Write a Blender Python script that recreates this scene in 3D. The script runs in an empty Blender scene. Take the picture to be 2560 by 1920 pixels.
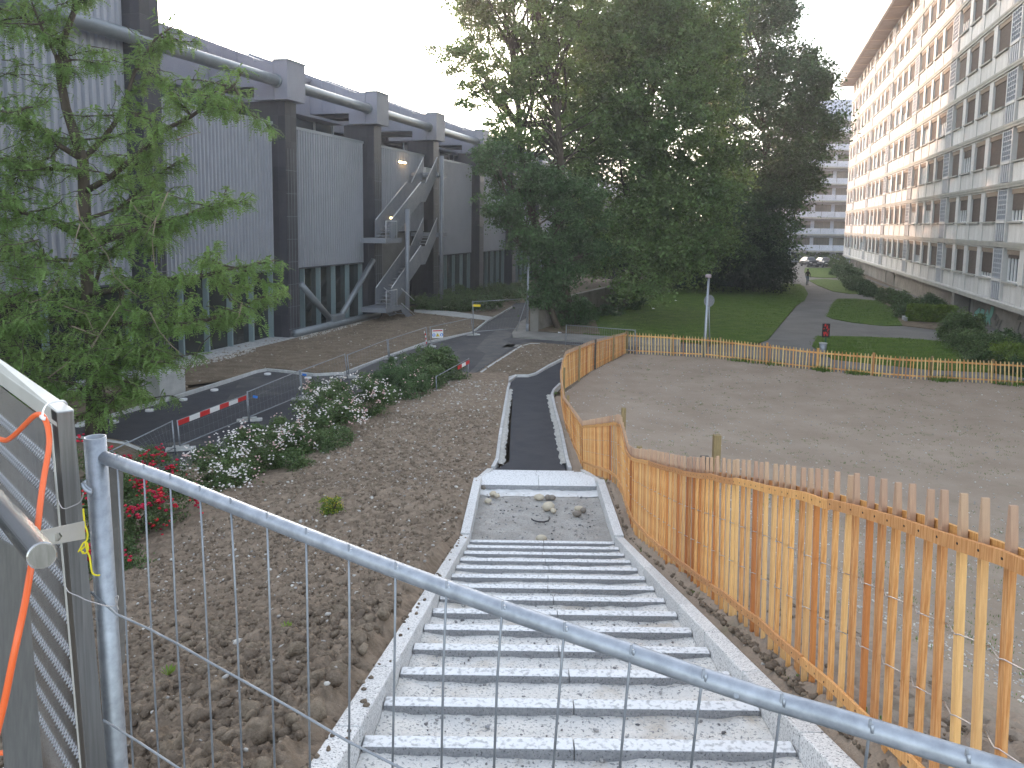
import bpy, bmesh, math, random
import numpy as np
from mathutils import Vector, Matrix
from math import radians, sin, cos, pi
random.seed(7); RG = np.random.default_rng(7)
SC = bpy.context.scene; COL = SC.collection
# ---------------------------------------------------------------- camera, light, exposure
F, PPX, PPY, HC = 2000., 1280., 787., 5.9            # focal length etc. in pixels of a 2560 px wide frame, eye height
PIT, ROL = radians(6.5), 0.0137
FW = np.array([0, cos(PIT), -sin(PIT)]); UP0 = np.array([0, sin(PIT), cos(PIT)]); R0 = np.array([1., 0, 0])
RT = cos(ROL)*R0 + sin(ROL)*UP0; UP = -sin(ROL)*R0 + cos(ROL)*UP0
CAM = np.array([0, 0, HC])
cd = bpy.data.cameras.new("camera"); cam = bpy.data.objects.new("camera", cd); COL.objects.link(cam)
cam.matrix_world = Matrix(((RT[0], UP[0], -FW[0], 0), (RT[1], UP[1], -FW[1], 0), (RT[2], UP[2], -FW[2], HC), (0, 0, 0, 1)))
cd.sensor_width = 36; cd.lens = 36*F/2560; cd.shift_y = -(960-PPY)/2560; cd.clip_start = .05; cd.clip_end = 2000
cd.dof.use_dof = False
SC.camera = cam
SUN_AZ, SUN_EL = radians(-16), radians(7.5)
W = bpy.data.worlds.new("World"); SC.world = W; W.use_nodes = True
wn = W.node_tree.nodes; bg = wn["Background"]; sk = wn.new("ShaderNodeTexSky"); sk.sky_type = 'NISHITA'; sk.sun_disc = False
sk.sun_elevation = SUN_EL; sk.sun_rotation = SUN_AZ; sk.altitude = 300; sk.air_density = 1.0; sk.dust_density = 2.2; sk.ozone_density = 1.6
hz = wn.new('ShaderNodeHueSaturation'); hz.inputs['Saturation'].default_value = .48   # thin white evening haze over the whole sky
W.node_tree.links.new(sk.outputs[0], hz.inputs['Color']); W.node_tree.links.new(hz.outputs[0], bg.inputs[0]); bg.inputs[1].default_value = 0.15
sl = bpy.data.lights.new("sun", 'SUN'); sl.energy = .85; sl.angle = radians(.6); sl.color = (1, .62, .42)
so = bpy.data.objects.new("sun", sl); COL.objects.link(so)
sd = Vector((sin(SUN_AZ)*cos(SUN_EL), cos(SUN_AZ)*cos(SUN_EL), sin(SUN_EL))); so.rotation_euler = sd.to_track_quat('Z', 'Y').to_euler()
SC.view_settings.view_transform = 'Standard'; SC.view_settings.look = 'None'; SC.view_settings.gamma = 1; SC.view_settings.use_curve_mapping = False
SC.view_settings.exposure = 2.78
SC.cycles.max_bounces = 8; SC.cycles.transparent_max_bounces = 8; SC.cycles.sample_clamp_indirect = 6

# ---------------------------------------------------------------- helpers: sight lines of the surveyed photo -> world points
def ray(x, y):
    d = FW*F + RT*(x-PPX) - UP*(y-PPY); return d/np.linalg.norm(d)
def G(x, y, z=0.): d = ray(x, y); return CAM + d*(z-HC)/d[2]
def AY(x, y, Y): d = ray(x, y); return CAM + d*Y/d[1]
def AD(x, y, D): d = ray(x, y); return CAM + d*D/(d@FW)
def smooth(t): t = np.clip(t, 0, 1); return t*t*(3-2*t)
def ZS(Y):                       # height of the stair line along the slope
    return np.interp(Y, [-3, 3.36, 10.44, 13.15, 15.9, 16.45, 31, 200], [5.3, 3.55, 1.6, 1.5, .75, .71, 0.02, 0.02])
def GS(x, y, zf=ZS, lo=1.5, hi=60):
    d = ray(x, y)
    for _ in range(40):
        m = (lo+hi)/2; P = CAM + d*m/d[1]
        if P[2] > zf(m): lo = m
        else: hi = m
    return CAM + d*lo/d[1]

# ---------------------------------------------------------------- helpers: materials
def lnk(t, a, b): t.links.new(a, b)
def mat(name, c1, c2=None, rough=.8, scale=3., bump=0., bscale=None, metal=0., spec=.4, detail=6, rnd=0., contrast=(.35, .65), c3=None, s3=40., t3=(.6, .64), stretch=None, transl=0., alpha=None, emit=None, island=0., bdist=.02):
    m = bpy.data.materials.new(name); m.use_nodes = True; t = m.node_tree; N = t.nodes; p = N["Principled BSDF"]
    p.inputs["Roughness"].default_value = rough; p.inputs["Metallic"].default_value = metal; p.inputs["Specular IOR Level"].default_value = spec
    tc = N.new("ShaderNodeTexCoord"); co = tc.outputs["Object"]
    if stretch:
        mp = N.new("ShaderNodeMapping"); mp.inputs["Scale"].default_value = stretch; lnk(t, co, mp.inputs[0]); co = mp.outputs[0]
    def noise(s, d=detail):
        n = N.new("ShaderNodeTexNoise"); n.inputs["Scale"].default_value = s; n.inputs["Detail"].default_value = d; n.inputs["Roughness"].default_value = .6; lnk(t, co, n.inputs["Vector"]); return n
    def mix(fac, a, b, typ='MIX'):
        x = N.new("ShaderNodeMix"); x.data_type = 'RGBA'; x.blend_type = typ
        for i, v in ((0, fac), (6, a), (7, b)):
            if isinstance(v, (int, float)): x.inputs[i].default_value = v
            elif isinstance(v, (tuple, list)): x.inputs[i].default_value = (*v[:3], 1)
            else: lnk(t, v, x.inputs[i])
        return x.outputs[2]
    col = tuple(c1)
    if c2 is not None:
        n = noise(scale); r = N.new("ShaderNodeMapRange"); r.inputs[1].default_value, r.inputs[2].default_value = contrast; lnk(t, n.outputs[0], r.inputs[0])
        col = mix(r.outputs[0], c1, c2)
    if c3 is not None:
        n = noise(s3, 3); r = N.new("ShaderNodeMapRange"); r.inputs[1].default_value, r.inputs[2].default_value = t3; lnk(t, n.outputs[0], r.inputs[0])
        col = mix(r.outputs[0], col, c3)
    for amt, kind in ((rnd, 'obj'), (island, 'isl')):
        if amt:
            if kind == 'obj': ro = N.new("ShaderNodeObjectInfo").outputs["Random"]
            else: ro = N.new("ShaderNodeNewGeometry").outputs["Random Per Island"]
            h = N.new("ShaderNodeHueSaturation"); r = N.new("ShaderNodeMapRange"); r.inputs[3].default_value = 1-amt; r.inputs[4].default_value = 1+amt
            lnk(t, ro, r.inputs[0]); lnk(t, r.outputs[0], h.inputs["Value"])
            r2 = N.new("ShaderNodeMapRange"); r2.inputs[3].default_value = .5-.03*amt; r2.inputs[4].default_value = .5+.03*amt; lnk(t, ro, r2.inputs[0]); lnk(t, r2.outputs[0], h.inputs["Hue"])
            if isinstance(col, tuple): h.inputs["Color"].default_value = (*col[:3], 1)
            else: lnk(t, col, h.inputs["Color"])
            col = h.outputs[0]
    if isinstance(col, tuple): p.inputs["Base Color"].default_value = (*col[:3], 1)
    else: lnk(t, col, p.inputs["Base Color"])
    if bump:
        n = noise(bscale or scale*4, 8); bm = N.new("ShaderNodeBump"); bm.inputs["Strength"].default_value = bump; bm.inputs["Distance"].default_value = bdist
        lnk(t, n.outputs[0], bm.inputs["Height"]); lnk(t, bm.outputs[0], p.inputs["Normal"])
    out = N["Material Output"]
    if transl:
        tr = N.new("ShaderNodeBsdfTranslucent"); ms = N.new("ShaderNodeMixShader"); ms.inputs[0].default_value = transl
        if isinstance(col, tuple): tr.inputs[0].default_value = (*col[:3], 1)
        else:
            hs = N.new("ShaderNodeHueSaturation"); hs.inputs["Value"].default_value = 1.5; hs.inputs["Hue"].default_value = .48; lnk(t, col, hs.inputs["Color"]); lnk(t, hs.outputs[0], tr.inputs[0])
        lnk(t, p.outputs[0], ms.inputs[1]); lnk(t, tr.outputs[0], ms.inputs[2]); lnk(t, ms.outputs[0], out.inputs[0])
    if emit: p.inputs["Emission Color"].default_value = (*emit[:3], 1); p.inputs["Emission Strength"].default_value = emit[3]
    return m
class MD(dict):
    def __getitem__(s, k): return k if not isinstance(k, str) else dict.__getitem__(s, k)
M = MD()
M['soil'] = mat('soil', (.20, .152, .112), (.33, .258, .195), .95, 7, 1., 75, c3=(.34, .29, .24), s3=44, t3=(.66, .72), spec=.1, bdist=.02)
M['soil_far'] = mat('soil_far', (.15, .115, .08), (.235, .185, .135), .95, 1.6, 1., 22, c3=(.4, .35, .29), s3=14, t3=(.66, .7), spec=.15, bdist=.05)
M['field'] = mat('field', (.295, .232, .18), (.36, .29, .23), .95, .6, 1., 40, c3=(.19, .185, .11), s3=1.7, t3=(.6, .95), spec=.15, bdist=.02)
M['grass'] = mat('grass', (.06, .115, .018), (.11, .165, .034), .9, 1.2, 1., 60, c3=(.12, .14, .05), s3=9, t3=(.6, .75), spec=.1, bdist=.03)
M['blade'] = mat('blade', (.07, .14, .022), (.13, .20, .045), .8, 2, spec=.2, island=.35, transl=.3)
M['asphalt'] = mat('asphalt', (.052, .053, .06), (.085, .083, .085), .9, .6, .5, 160, c3=(.14, .13, .12), s3=1.1, t3=(.55, .8), spec=.3, bdist=.006)
M['asphalt_new'] = mat('asphalt_new', (.042, .043, .052), (.058, .058, .066), .9, 2, .6, 180, c3=(.1, .1, .1), s3=120, t3=(.62, .68), spec=.3, bdist=.005)
M['asphalt_old'] = mat('asphalt_old', (.15, .145, .14), (.195, .188, .18), .92, .5, .4, 120, spec=.2, bdist=.006)
M['sidewalk'] = mat('sidewalk', (.20, .19, .175), (.27, .26, .24), .92, 1, .3, 60, spec=.2)
M['granite'] = mat('granite', (.56, .56, .56), (.74, .735, .73), .85, 60, .5, 150, c3=(.15, .15, .16), s3=95, t3=(.56, .63), rnd=.08, bdist=.005)
M['granite_far'] = mat('granite_far', (.45, .45, .45), (.56, .56, .56), .85, 6, .2, 40, rnd=.08)
M['concrete'] = mat('concrete', (.36, .36, .36), (.48, .48, .47), .9, 2.5, .3, 50)
M['haunch'] = mat('haunch', (.42, .41, .38), (.6, .59, .56), .95, 14, 1., 50, bdist=.03)
M['fill'] = mat('gravel_fill', (.55, .48, .40), (.78, .755, .72), .95, 2.6, 1., 70, contrast=(.3, .48), c3=(.33, .325, .32), s3=60, t3=(.56, .64), bdist=.015)
M['landing'] = mat('landing_gravel', (.32, .30, .275), (.43, .41, .385), .95, 3, .9, 60, c3=(.2, .19, .18), s3=70, t3=(.55, .65), bdist=.015)
M['stone'] = mat('stone', (.42, .40, .37), (.55, .5, .43), .85, 6, .3, 40, rnd=.25, island=.3)
M['pebble'] = mat('pebble', (.38, .36, .34), (.52, .49, .45), .85, 9, island=.35)
M['clod'] = mat('clod', (.175, .135, .10), (.30, .237, .18), .95, 22, 1., 90, island=.16, spec=.1, bdist=.02)
M['wood'] = mat('wood', (.70, .38, .15), (.50, .21, .06), .65, 5, .25, 60, stretch=(34, 34, 1.6), rnd=.2, contrast=(.38, .62), bdist=.004)
M['wood_grey'] = mat('wood_grey', (.42, .30, .22), (.52, .40, .31), .75, 5, .3, 60, stretch=(8, 8, .7), rnd=.15)
M['wood_far'] = mat('wood_far', (.60, .33, .13), (.50, .25, .09), .7, 5, rnd=.28)
M['wood_far2'] = mat('wood_far2', (.70, .50, .24), (.60, .40, .17), .7, 5, rnd=.2)
M['post_wood'] = mat('post_wood', (.20, .15, .07), (.30, .22, .11), .8, 6, .3, 40, stretch=(6, 6, .8))
M['dark_wood'] = mat('dark_wood', (.06, .05, .045), (.1, .085, .07), .85, 6)
M['galv'] = mat('galvanised', (.29, .31, .345), (.44, .465, .51), .5, 40, .12, 120, metal=.75, bdist=.002, contrast=(.3, .7))
M['galv_dull'] = mat('galvanised_dull', (.22, .235, .26), (.31, .325, .355), .5, 20, metal=.5)
M['steel'] = mat('stainless', (.50, .49, .48), (.60, .59, .58), .26, 3, .06, 60, metal=1., stretch=(60, 60, 1.5), bdist=.002)
M['steel_top'] = mat('stainless_top', (.62, .61, .57), (.7, .69, .65), .5, 6, metal=.6)
M['wire'] = mat('wire', (.45, .42, .42), None, .35, metal=.9)
M['orange'] = mat('orange_cable', (.78, .13, .03), None, .38, spec=.5)
M['tie'] = mat('tie', (.8, .8, .82), None, .4)
M['yellow'] = mat('yellow_string', (.72, .6, .03), None, .7)
M['black'] = mat('black_rubber', (.03, .03, .035), None, .5)
M['clad'] = mat('corrugated', (.37, .38, .43), (.41, .42, .47), .45, 1.2, metal=.35, rnd=.03)
M['panel'] = mat('fascia', (.24, .24, .29), (.28, .28, .33), .5, .7, metal=.25, rnd=.05)
M['trim'] = mat('trim', (.36, .38, .42), None, .45, metal=.3)
M['tube'] = mat('tube_paint', (.17, .19, .21), (.21, .23, .25), .4, 2, metal=.3)
M['stair_st'] = mat('stair_steel', (.22, .235, .27), (.27, .28, .315), .5, 3, metal=.3)
M['grille'] = mat('grille_wire', (.2, .205, .23), None, .5, metal=.4)
M['steel_dd'] = mat('stainless_dark', (.13, .128, .125), (.17, .165, .16), .42, 3, .06, 60, metal=.7, stretch=(60, 60, 1.5), bdist=.002)
M['steel_d'] = mat('stainless_dull', (.23, .225, .22), (.30, .295, .29), .33, 3, .06, 60, metal=1., stretch=(60, 60, 1.5), bdist=.002)
M['rail_lt'] = mat('rail_light', (.55, .56, .6), None, .35, metal=.6)
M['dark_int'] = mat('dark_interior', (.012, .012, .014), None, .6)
M['mullion'] = mat('mullion', (.26, .33, .35), None, .4, metal=.3)
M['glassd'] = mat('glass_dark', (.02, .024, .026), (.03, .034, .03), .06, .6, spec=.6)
M['bwhite'] = mat('facade_paint', (.55, .54, .525), (.68, .67, .655), .85, .45, .15, 8, c3=(.4, .37, .32), s3=1.6, t3=(.6, .85), rnd=.05)
M['bpanel'] = mat('facade_panel', (.56, .55, .54), (.72, .71, .70), .85, .7, .15, 8, c3=(.4, .37, .33), s3=2.5, t3=(.58, .85), rnd=.1, stretch=(3, 1, .6))
M['slab'] = mat('slab_grey', (.33, .325, .30), (.42, .41, .375), .85, 1.2, rnd=.03)
M['frame'] = mat('window_frame', (.75, .75, .75), None, .5)
M['shutter'] = mat('shutter', (.10, .082, .072), (.135, .11, .098), .8, 2, spec=.03, rnd=.16, stretch=(1, 1, 14))
M['shbox'] = mat('shutter_box', (.27, .215, .17), (.34, .275, .22), .85, 3, spec=.03, rnd=.1)
M['vent'] = mat('vent', (.36, .38, .42), (.42, .44, .48), .7, 3)
M['vent_d'] = mat('vent_dark', (.07, .075, .09), None, .5)
M['bglass'] = mat('window_glass', (.05, .065, .09), None, .05, spec=.8)
M['cwall'] = mat('stained_wall', (.165, .155, .138), (.27, .255, .23), .9, .5, .3, 14, c3=(.13, .115, .10), s3=1.3, t3=(.56, .8))
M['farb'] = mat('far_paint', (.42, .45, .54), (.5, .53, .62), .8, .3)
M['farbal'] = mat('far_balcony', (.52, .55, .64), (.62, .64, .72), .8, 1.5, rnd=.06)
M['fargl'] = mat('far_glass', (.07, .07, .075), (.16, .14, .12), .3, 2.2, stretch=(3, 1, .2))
M['bark'] = mat('bark', (.055, .042, .03), (.10, .08, .06), .9, 5, .8, 20, stretch=(1, 1, .25))
M['twig'] = mat('twig', (.24, .18, .13), (.32, .25, .19), .8, 5)
M['leaf_hl'] = mat('leaf_locust', (.115, .20, .05), (.19, .285, .085), .55, .8, spec=.3, island=.35, transl=.38)
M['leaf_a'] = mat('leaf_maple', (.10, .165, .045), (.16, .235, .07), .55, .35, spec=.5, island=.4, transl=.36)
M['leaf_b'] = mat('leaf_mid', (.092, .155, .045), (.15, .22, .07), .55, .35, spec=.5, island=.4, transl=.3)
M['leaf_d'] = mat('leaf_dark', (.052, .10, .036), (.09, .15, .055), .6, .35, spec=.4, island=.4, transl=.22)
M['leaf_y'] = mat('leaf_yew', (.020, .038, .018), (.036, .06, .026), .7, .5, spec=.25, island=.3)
M['leaf_s'] = mat('leaf_shrub', (.07, .12, .04), (.115, .165, .06), .6, 2, spec=.4, island=.4, transl=.25)
M['leaf_g'] = mat('leaf_bright', (.12, .19, .03), (.19, .27, .05), .6, 2, spec=.3, island=.3, transl=.25)
M['fl_w'] = mat('petal_white', (.75, .68, .66), (.85, .82, .80), .7, 30, island=.12, transl=.2)
M['fl_p'] = mat('petal_pink', (.6, .38, .36), (.75, .6, .56), .7, 30, island=.2, transl=.2)
M['fl_r'] = mat('petal_red', (.45, .008, .03), (.6, .02, .06), .7, 30, island=.3, transl=.2)
M['fl_y'] = mat('petal_yellow', (.6, .5, .04), None, .7, transl=.2)
M['red'] = mat('red_paint', (.55, .03, .03), None, .5); M['white'] = mat('white_paint', (.72, .72, .72), None, .5)
M['blue'] = mat('blue_tag', (.04, .2, .65), None, .5); M['yel'] = mat('yellow_sign', (.75, .55, .02), None, .5); M['teal'] = mat('teal_paint', (.13, .34, .28), (.18, .42, .35), .8, 2)
M['blk'] = mat('black_paint', (.015, .015, .018), None, .6); M['green'] = mat('green_paint', (.03, .1, .05), None, .5)
M['skin'] = mat('skin', (.45, .28, .2), None, .6); M['cloth_d'] = mat('dark_cloth', (.03, .03, .035), None, .9); M['cloth_b'] = mat('blue_cloth', (.06, .12, .17), None, .9)
M['car_d'] = mat('car_dark', (.03, .035, .045), None, .25, spec=.7); M['car_w'] = mat('car_light', (.45, .48, .52), None, .25, spec=.7)
M['lamp_on'] = mat('lamp_lit', (1, .8, .5), None, .5, emit=(1, .62, .25, 4.5))
M['plastic'] = mat('white_plastic', (.7, .7, .72), None, .5)
def pale_topped(name, pale_tone):
    # grey granite mixed to a paler tone on upward faces
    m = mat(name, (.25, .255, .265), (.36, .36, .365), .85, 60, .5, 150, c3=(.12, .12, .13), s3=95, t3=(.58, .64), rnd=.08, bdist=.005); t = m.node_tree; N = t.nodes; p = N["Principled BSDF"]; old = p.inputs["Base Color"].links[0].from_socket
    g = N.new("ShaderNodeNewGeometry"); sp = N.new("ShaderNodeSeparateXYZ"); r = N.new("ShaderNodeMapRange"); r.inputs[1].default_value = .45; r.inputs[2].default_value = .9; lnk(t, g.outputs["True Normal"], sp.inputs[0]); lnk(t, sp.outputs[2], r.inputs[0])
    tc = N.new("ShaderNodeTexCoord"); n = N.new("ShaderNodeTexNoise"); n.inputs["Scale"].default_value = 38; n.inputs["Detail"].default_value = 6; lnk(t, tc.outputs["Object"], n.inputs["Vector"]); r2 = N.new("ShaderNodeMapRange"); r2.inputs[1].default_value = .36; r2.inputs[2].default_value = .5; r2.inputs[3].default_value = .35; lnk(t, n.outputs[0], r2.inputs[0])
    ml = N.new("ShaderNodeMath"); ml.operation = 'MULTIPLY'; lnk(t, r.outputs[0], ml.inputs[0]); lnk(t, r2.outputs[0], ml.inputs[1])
    x = N.new("ShaderNodeMix"); x.data_type = 'RGBA'; x.inputs[7].default_value = (*pale_tone, 1); lnk(t, ml.outputs[0], x.inputs[0]); lnk(t, old, x.inputs[6]); lnk(t, x.outputs[2], p.inputs["Base Color"]); return m
M['step'] = pale_topped('pale_top_granite', (.76, .765, .775))
def tip_mat(src, name):
    m = M[src].copy(); m.name = name; t = m.node_tree; N = t.nodes; p = N["Principled BSDF"]; old = p.inputs["Base Color"].links[0].from_socket
    tc = N.new("ShaderNodeTexCoord"); sp = N.new("ShaderNodeSeparateXYZ"); r = N.new("ShaderNodeMapRange"); lnk(t, tc.outputs["Generated"], sp.inputs[0]); lnk(t, sp.outputs[2], r.inputs[0]); r.inputs[1].default_value = .865; r.inputs[2].default_value = .88
    x = N.new("ShaderNodeMix"); x.data_type = 'RGBA'; x.inputs[7].default_value = (.38, .275, .215, 1); r.inputs[4].default_value = .75; lnk(t, r.outputs[0], x.inputs[0]); lnk(t, old, x.inputs[6]); lnk(t, x.outputs[2], p.inputs["Base Color"]); M[name] = m
tip_mat('wood', 'wood_tip'); M['wood_o'] = mat('wood_pale', (.70, .42, .18), (.60, .33, .13), .65, 5, .25, 60, stretch=(34, 34, 1.6), rnd=.15, contrast=(.38, .62), bdist=.004); tip_mat('wood_o', 'wood_pale_tip'); M['wood_r'] = mat('wood_reddish', (.50, .19, .055), (.42, .15, .045), .65, 5, .25, 60, stretch=(34, 34, 1.6), rnd=.15, contrast=(.38, .62), bdist=.004); tip_mat('wood_r', 'wood_red_tip')
def tile_mat():
    m = mat('pillar_tile', (.04, .04, .05), (.055, .055, .066), .45, 3, rnd=0); t = m.node_tree; N = t.nodes; p = N["Principled BSDF"]
    tc = N.new("ShaderNodeTexCoord"); sp = N.new("ShaderNodeSeparateXYZ"); ad = N.new("ShaderNodeMath"); cb = N.new("ShaderNodeCombineXYZ")
    lnk(t, tc.outputs["Object"], sp.inputs[0]); lnk(t, sp.outputs[0], ad.inputs[0]); lnk(t, sp.outputs[1], ad.inputs[1]); lnk(t, ad.outputs[0], cb.inputs[0]); lnk(t, sp.outputs[2], cb.inputs[1])
    br = N.new("ShaderNodeTexBrick"); br.inputs["Scale"].default_value = 1; br.inputs["Brick Width"].default_value = .3; br.inputs["Row Height"].default_value = .6; br.offset = 0
    br.inputs["Mortar Size"].default_value = .008; br.inputs["Color1"].default_value = (.038, .038, .048, 1); br.inputs["Color2"].default_value = (.05, .05, .06, 1); br.inputs["Mortar"].default_value = (.075, .075, .09, 1)
    lnk(t, cb.outputs[0], br.inputs[0]); lnk(t, br.outputs[0], p.inputs["Base Color"]); return m
M['tile'] = tile_mat(); M['tile_p'] = mat('black_tile', (.036, .036, .045), (.05, .05, .06), .42, 2, rnd=.22)

# ---------------------------------------------------------------- helpers: meshes and objects
class MB:
    def __init__(s): s.v = []; s.f = []; s.n = 0
    def add(s, vs, fs):
        s.v.extend([tuple(map(float, v)) for v in vs]); s.f.extend([tuple(i+s.n for i in f) for f in fs]); s.n += len(vs); return s
    def box(s, x0, x1, y0, y1, z0, z1):
        return s.add([(x0,y0,z0),(x1,y0,z0),(x1,y1,z0),(x0,y1,z0),(x0,y0,z1),(x1,y0,z1),(x1,y1,z1),(x0,y1,z1)],
                     [(0,3,2,1),(4,5,6,7),(0,1,5,4),(1,2,6,5),(2,3,7,6),(3,0,4,7)])
    def hexa(s, p): return s.add(p, [(0,3,2,1),(4,5,6,7),(0,1,5,4),(1,2,6,5),(2,3,7,6),(3,0,4,7)])
    def beam(s, a, b, w, h, up=(0, 0, 1)):       # box between two points
        a, b = np.array(a, float), np.array(b, float); d = b-a; d /= np.linalg.norm(d); u = np.array(up, float); sd_ = np.cross(d, u); sd_ /= np.linalg.norm(sd_)+1e-9; u = np.cross(sd_, d)
        return s.hexa([a-sd_*w/2-u*h/2, b-sd_*w/2-u*h/2, b+sd_*w/2-u*h/2, a+sd_*w/2-u*h/2, a-sd_*w/2+u*h/2, b-sd_*w/2+u*h/2, b+sd_*w/2+u*h/2, a+sd_*w/2+u*h/2])
    def tube(s, pts, r, n=8, cap=True):
        pts = [np.array(p, float) for p in pts]; k = len(pts); rr = r if hasattr(r, '__len__') else [r]*k; vs = []; prev = None
        for i, p in enumerate(pts):
            d = pts[min(i+1, k-1)]-pts[max(i-1, 0)]; d = d/(np.linalg.norm(d)+1e-12)
            if prev is None: a = np.cross(d, (0, 0, 1.)) if abs(d[2]) < .9 else np.cross(d, (1., 0, 0))
            else: a = prev-d*(prev@d)
            a = a/(np.linalg.norm(a)+1e-12); prev = a; c = np.cross(d, a)
            for j in range(n): t = 2*pi*j/n; vs.append(p+(a*cos(t)+c*sin(t))*rr[i])
        fs = [(i*n+j, i*n+(j+1) % n, (i+1)*n+(j+1) % n, (i+1)*n+j) for i in range(k-1) for j in range(n)]
        if cap: fs += [tuple(range(n))[::-1], tuple((k-1)*n+j for j in range(n))]
        return s.add(vs, fs)
    def prism(s, poly, z0, z1):
        k = len(poly); vs = [(p[0], p[1], z0) for p in poly]+[(p[0], p[1], z1) for p in poly]
        return s.add(vs, [tuple(range(k))[::-1], tuple(range(k, 2*k))]+[(i, (i+1) % k, k+(i+1) % k, k+i) for i in range(k)])
    def ell(s, c, r, nu=8, nv=5, jit=0., rng=random):
        vs = [(c[0], c[1], c[2]-r[2])]
        for i in range(1, nv):
            ph = pi*i/nv-pi/2
            for j in range(nu):
                t = 2*pi*j/nu; k = 1+rng.uniform(-jit, jit); vs.append((c[0]+r[0]*cos(ph)*cos(t)*k, c[1]+r[1]*cos(ph)*sin(t)*k, c[2]+r[2]*sin(ph)*k))
        vs.append((c[0], c[1], c[2]+r[2])); e = len(vs)-1; fs = [(0, 1+(j+1) % nu, 1+j) for j in range(nu)]
        for i in range(nv-2): fs += [(1+i*nu+j, 1+i*nu+(j+1) % nu, 1+(i+1)*nu+(j+1) % nu, 1+(i+1)*nu+j) for j in range(nu)]
        fs += [(1+(nv-2)*nu+j, 1+(nv-2)*nu+(j+1) % nu, e) for j in range(nu)]
        return s.add(vs, fs)
    def mesh(s, name, m, sm=False):
        me = bpy.data.meshes.new(name); me.from_pydata(s.v, [], s.f); me.materials.append(m)
        if sm: me.polygons.foreach_set('use_smooth', [True]*len(me.polygons))
        me.update(); return me
def link(name, me, parent=None, loc=None, rz=None):
    o = bpy.data.objects.new(name, me); COL.objects.link(o)
    if parent is not None: o.parent = parent
    if loc is not None: o.location = loc
    if rz is not None: o.rotation_euler = (0, 0, rz)
    return o
def part(name, mb, m, parent=None, loc=None, sm=False, bev=0):
    o = link(name, mb.mesh(name, m if not isinstance(m, str) else M[m], sm), parent, loc)
    if bev: b = o.modifiers.new('b', 'BEVEL'); b.width = bev; b.segments = 2
    return o
def tag(o, label=None, cat=None, group=None, kind=None):
    if label: o['label'] = label
    if cat: o['category'] = cat
    if group: o['group'] = group
    if kind: o['kind'] = kind
    return o
def thing(name, label, cat, loc=(0, 0, 0), group=None, rz=0):
    return tag(link(name, None, None, tuple(map(float, loc)), rz), label, cat, group)
def struct(name, mb, m, parent=None, label=None, sm=False):
    o = part(name, mb, m, parent, sm=sm)
    if parent is None: o['kind'] = 'structure'
    if label: o['label'] = label
    return o
def npmesh(name, V, Fc, m, sm=False):
    me = bpy.data.meshes.new(name); V = np.asarray(V, np.float32); Fc = np.asarray(Fc, np.int32); k = Fc.shape[1]
    me.vertices.add(len(V)); me.vertices.foreach_set('co', V.ravel()); me.loops.add(Fc.size); me.loops.foreach_set('vertex_index', Fc.ravel())
    me.polygons.add(len(Fc)); me.polygons.foreach_set('loop_start', np.arange(0, Fc.size, k, dtype=np.int32)); me.polygons.foreach_set('loop_total', np.full(len(Fc), k, np.int32))
    if sm: me.polygons.foreach_set('use_smooth', np.ones(len(Fc), bool))
    me.materials.append(m); me.update(calc_edges=True); me.validate(); return me
def sheet(name, pts, z, m, thick=0., label=None, parent=None):
    """a flat polygon at height z (z may be a function of Y); points are (x, y) world pairs"""
    bm = bmesh.new(); vs = [bm.verts.new((p[0], p[1], (z(p[1]) if callable(z) else z))) for p in pts]; f = bm.faces.new(vs)
    if f.normal.z == 0: bm.normal_update()
    bm.normal_update()
    if f.normal.z < 0: bmesh.ops.reverse_faces(bm, faces=[f])
    if thick:
        r = bmesh.ops.extrude_face_region(bm, geom=[f]); nv = [g for g in r['geom'] if isinstance(g, bmesh.types.BMVert)]
        # new face goes up
        bmesh.ops.translate(bm, verts=nv, vec=(0, 0, thick))
    bmesh.ops.triangulate(bm, faces=bm.faces[:]); bmesh.ops.recalc_face_normals(bm, faces=bm.faces[:]) if thick else None
    me = bpy.data.meshes.new(name); bm.to_mesh(me); bm.free(); me.materials.append(M[m] if isinstance(m, str) else m)
    o = link(name, me, parent)
    if parent is None: o['kind'] = 'structure'
    if label: o['label'] = label
    return o
# numpy value noise
_P = RG.random((256, 256))
def vn(x, y, s):
    x = np.asarray(x)*s+31.7; y = np.asarray(y)*s+17.3; xi = np.floor(x).astype(int); yi = np.floor(y).astype(int); fx = x-xi; fy = y-yi
    fx = fx*fx*(3-2*fx); fy = fy*fy*(3-2*fy); a = _P[xi & 255, yi & 255]; b = _P[(xi+1) & 255, yi & 255]; c = _P[xi & 255, (yi+1) & 255]; d = _P[(xi+1) & 255, (yi+1) & 255]
    return (a*(1-fx)+b*fx)*(1-fy)+(c*(1-fx)+d*fx)*fy
def fbm(x, y, s, o=4):
    r = 0; a = .5
    for _ in range(o): r = r+a*(vn(x, y, s)-.5); s *= 2.03; a *= .55
    return r
def inpoly(X, Y, poly):
    ins = np.zeros(X.shape, bool); n = len(poly)
    for i in range(n):
        x0, y0 = poly[i][:2]; x1, y1 = poly[(i+1) % n][:2]
        if y0 == y1: continue
        c = ((y0 > Y) != (y1 > Y)) & (X < (x1-x0)*(Y-y0)/(y1-y0)+x0); ins ^= c
    return ins
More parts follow.
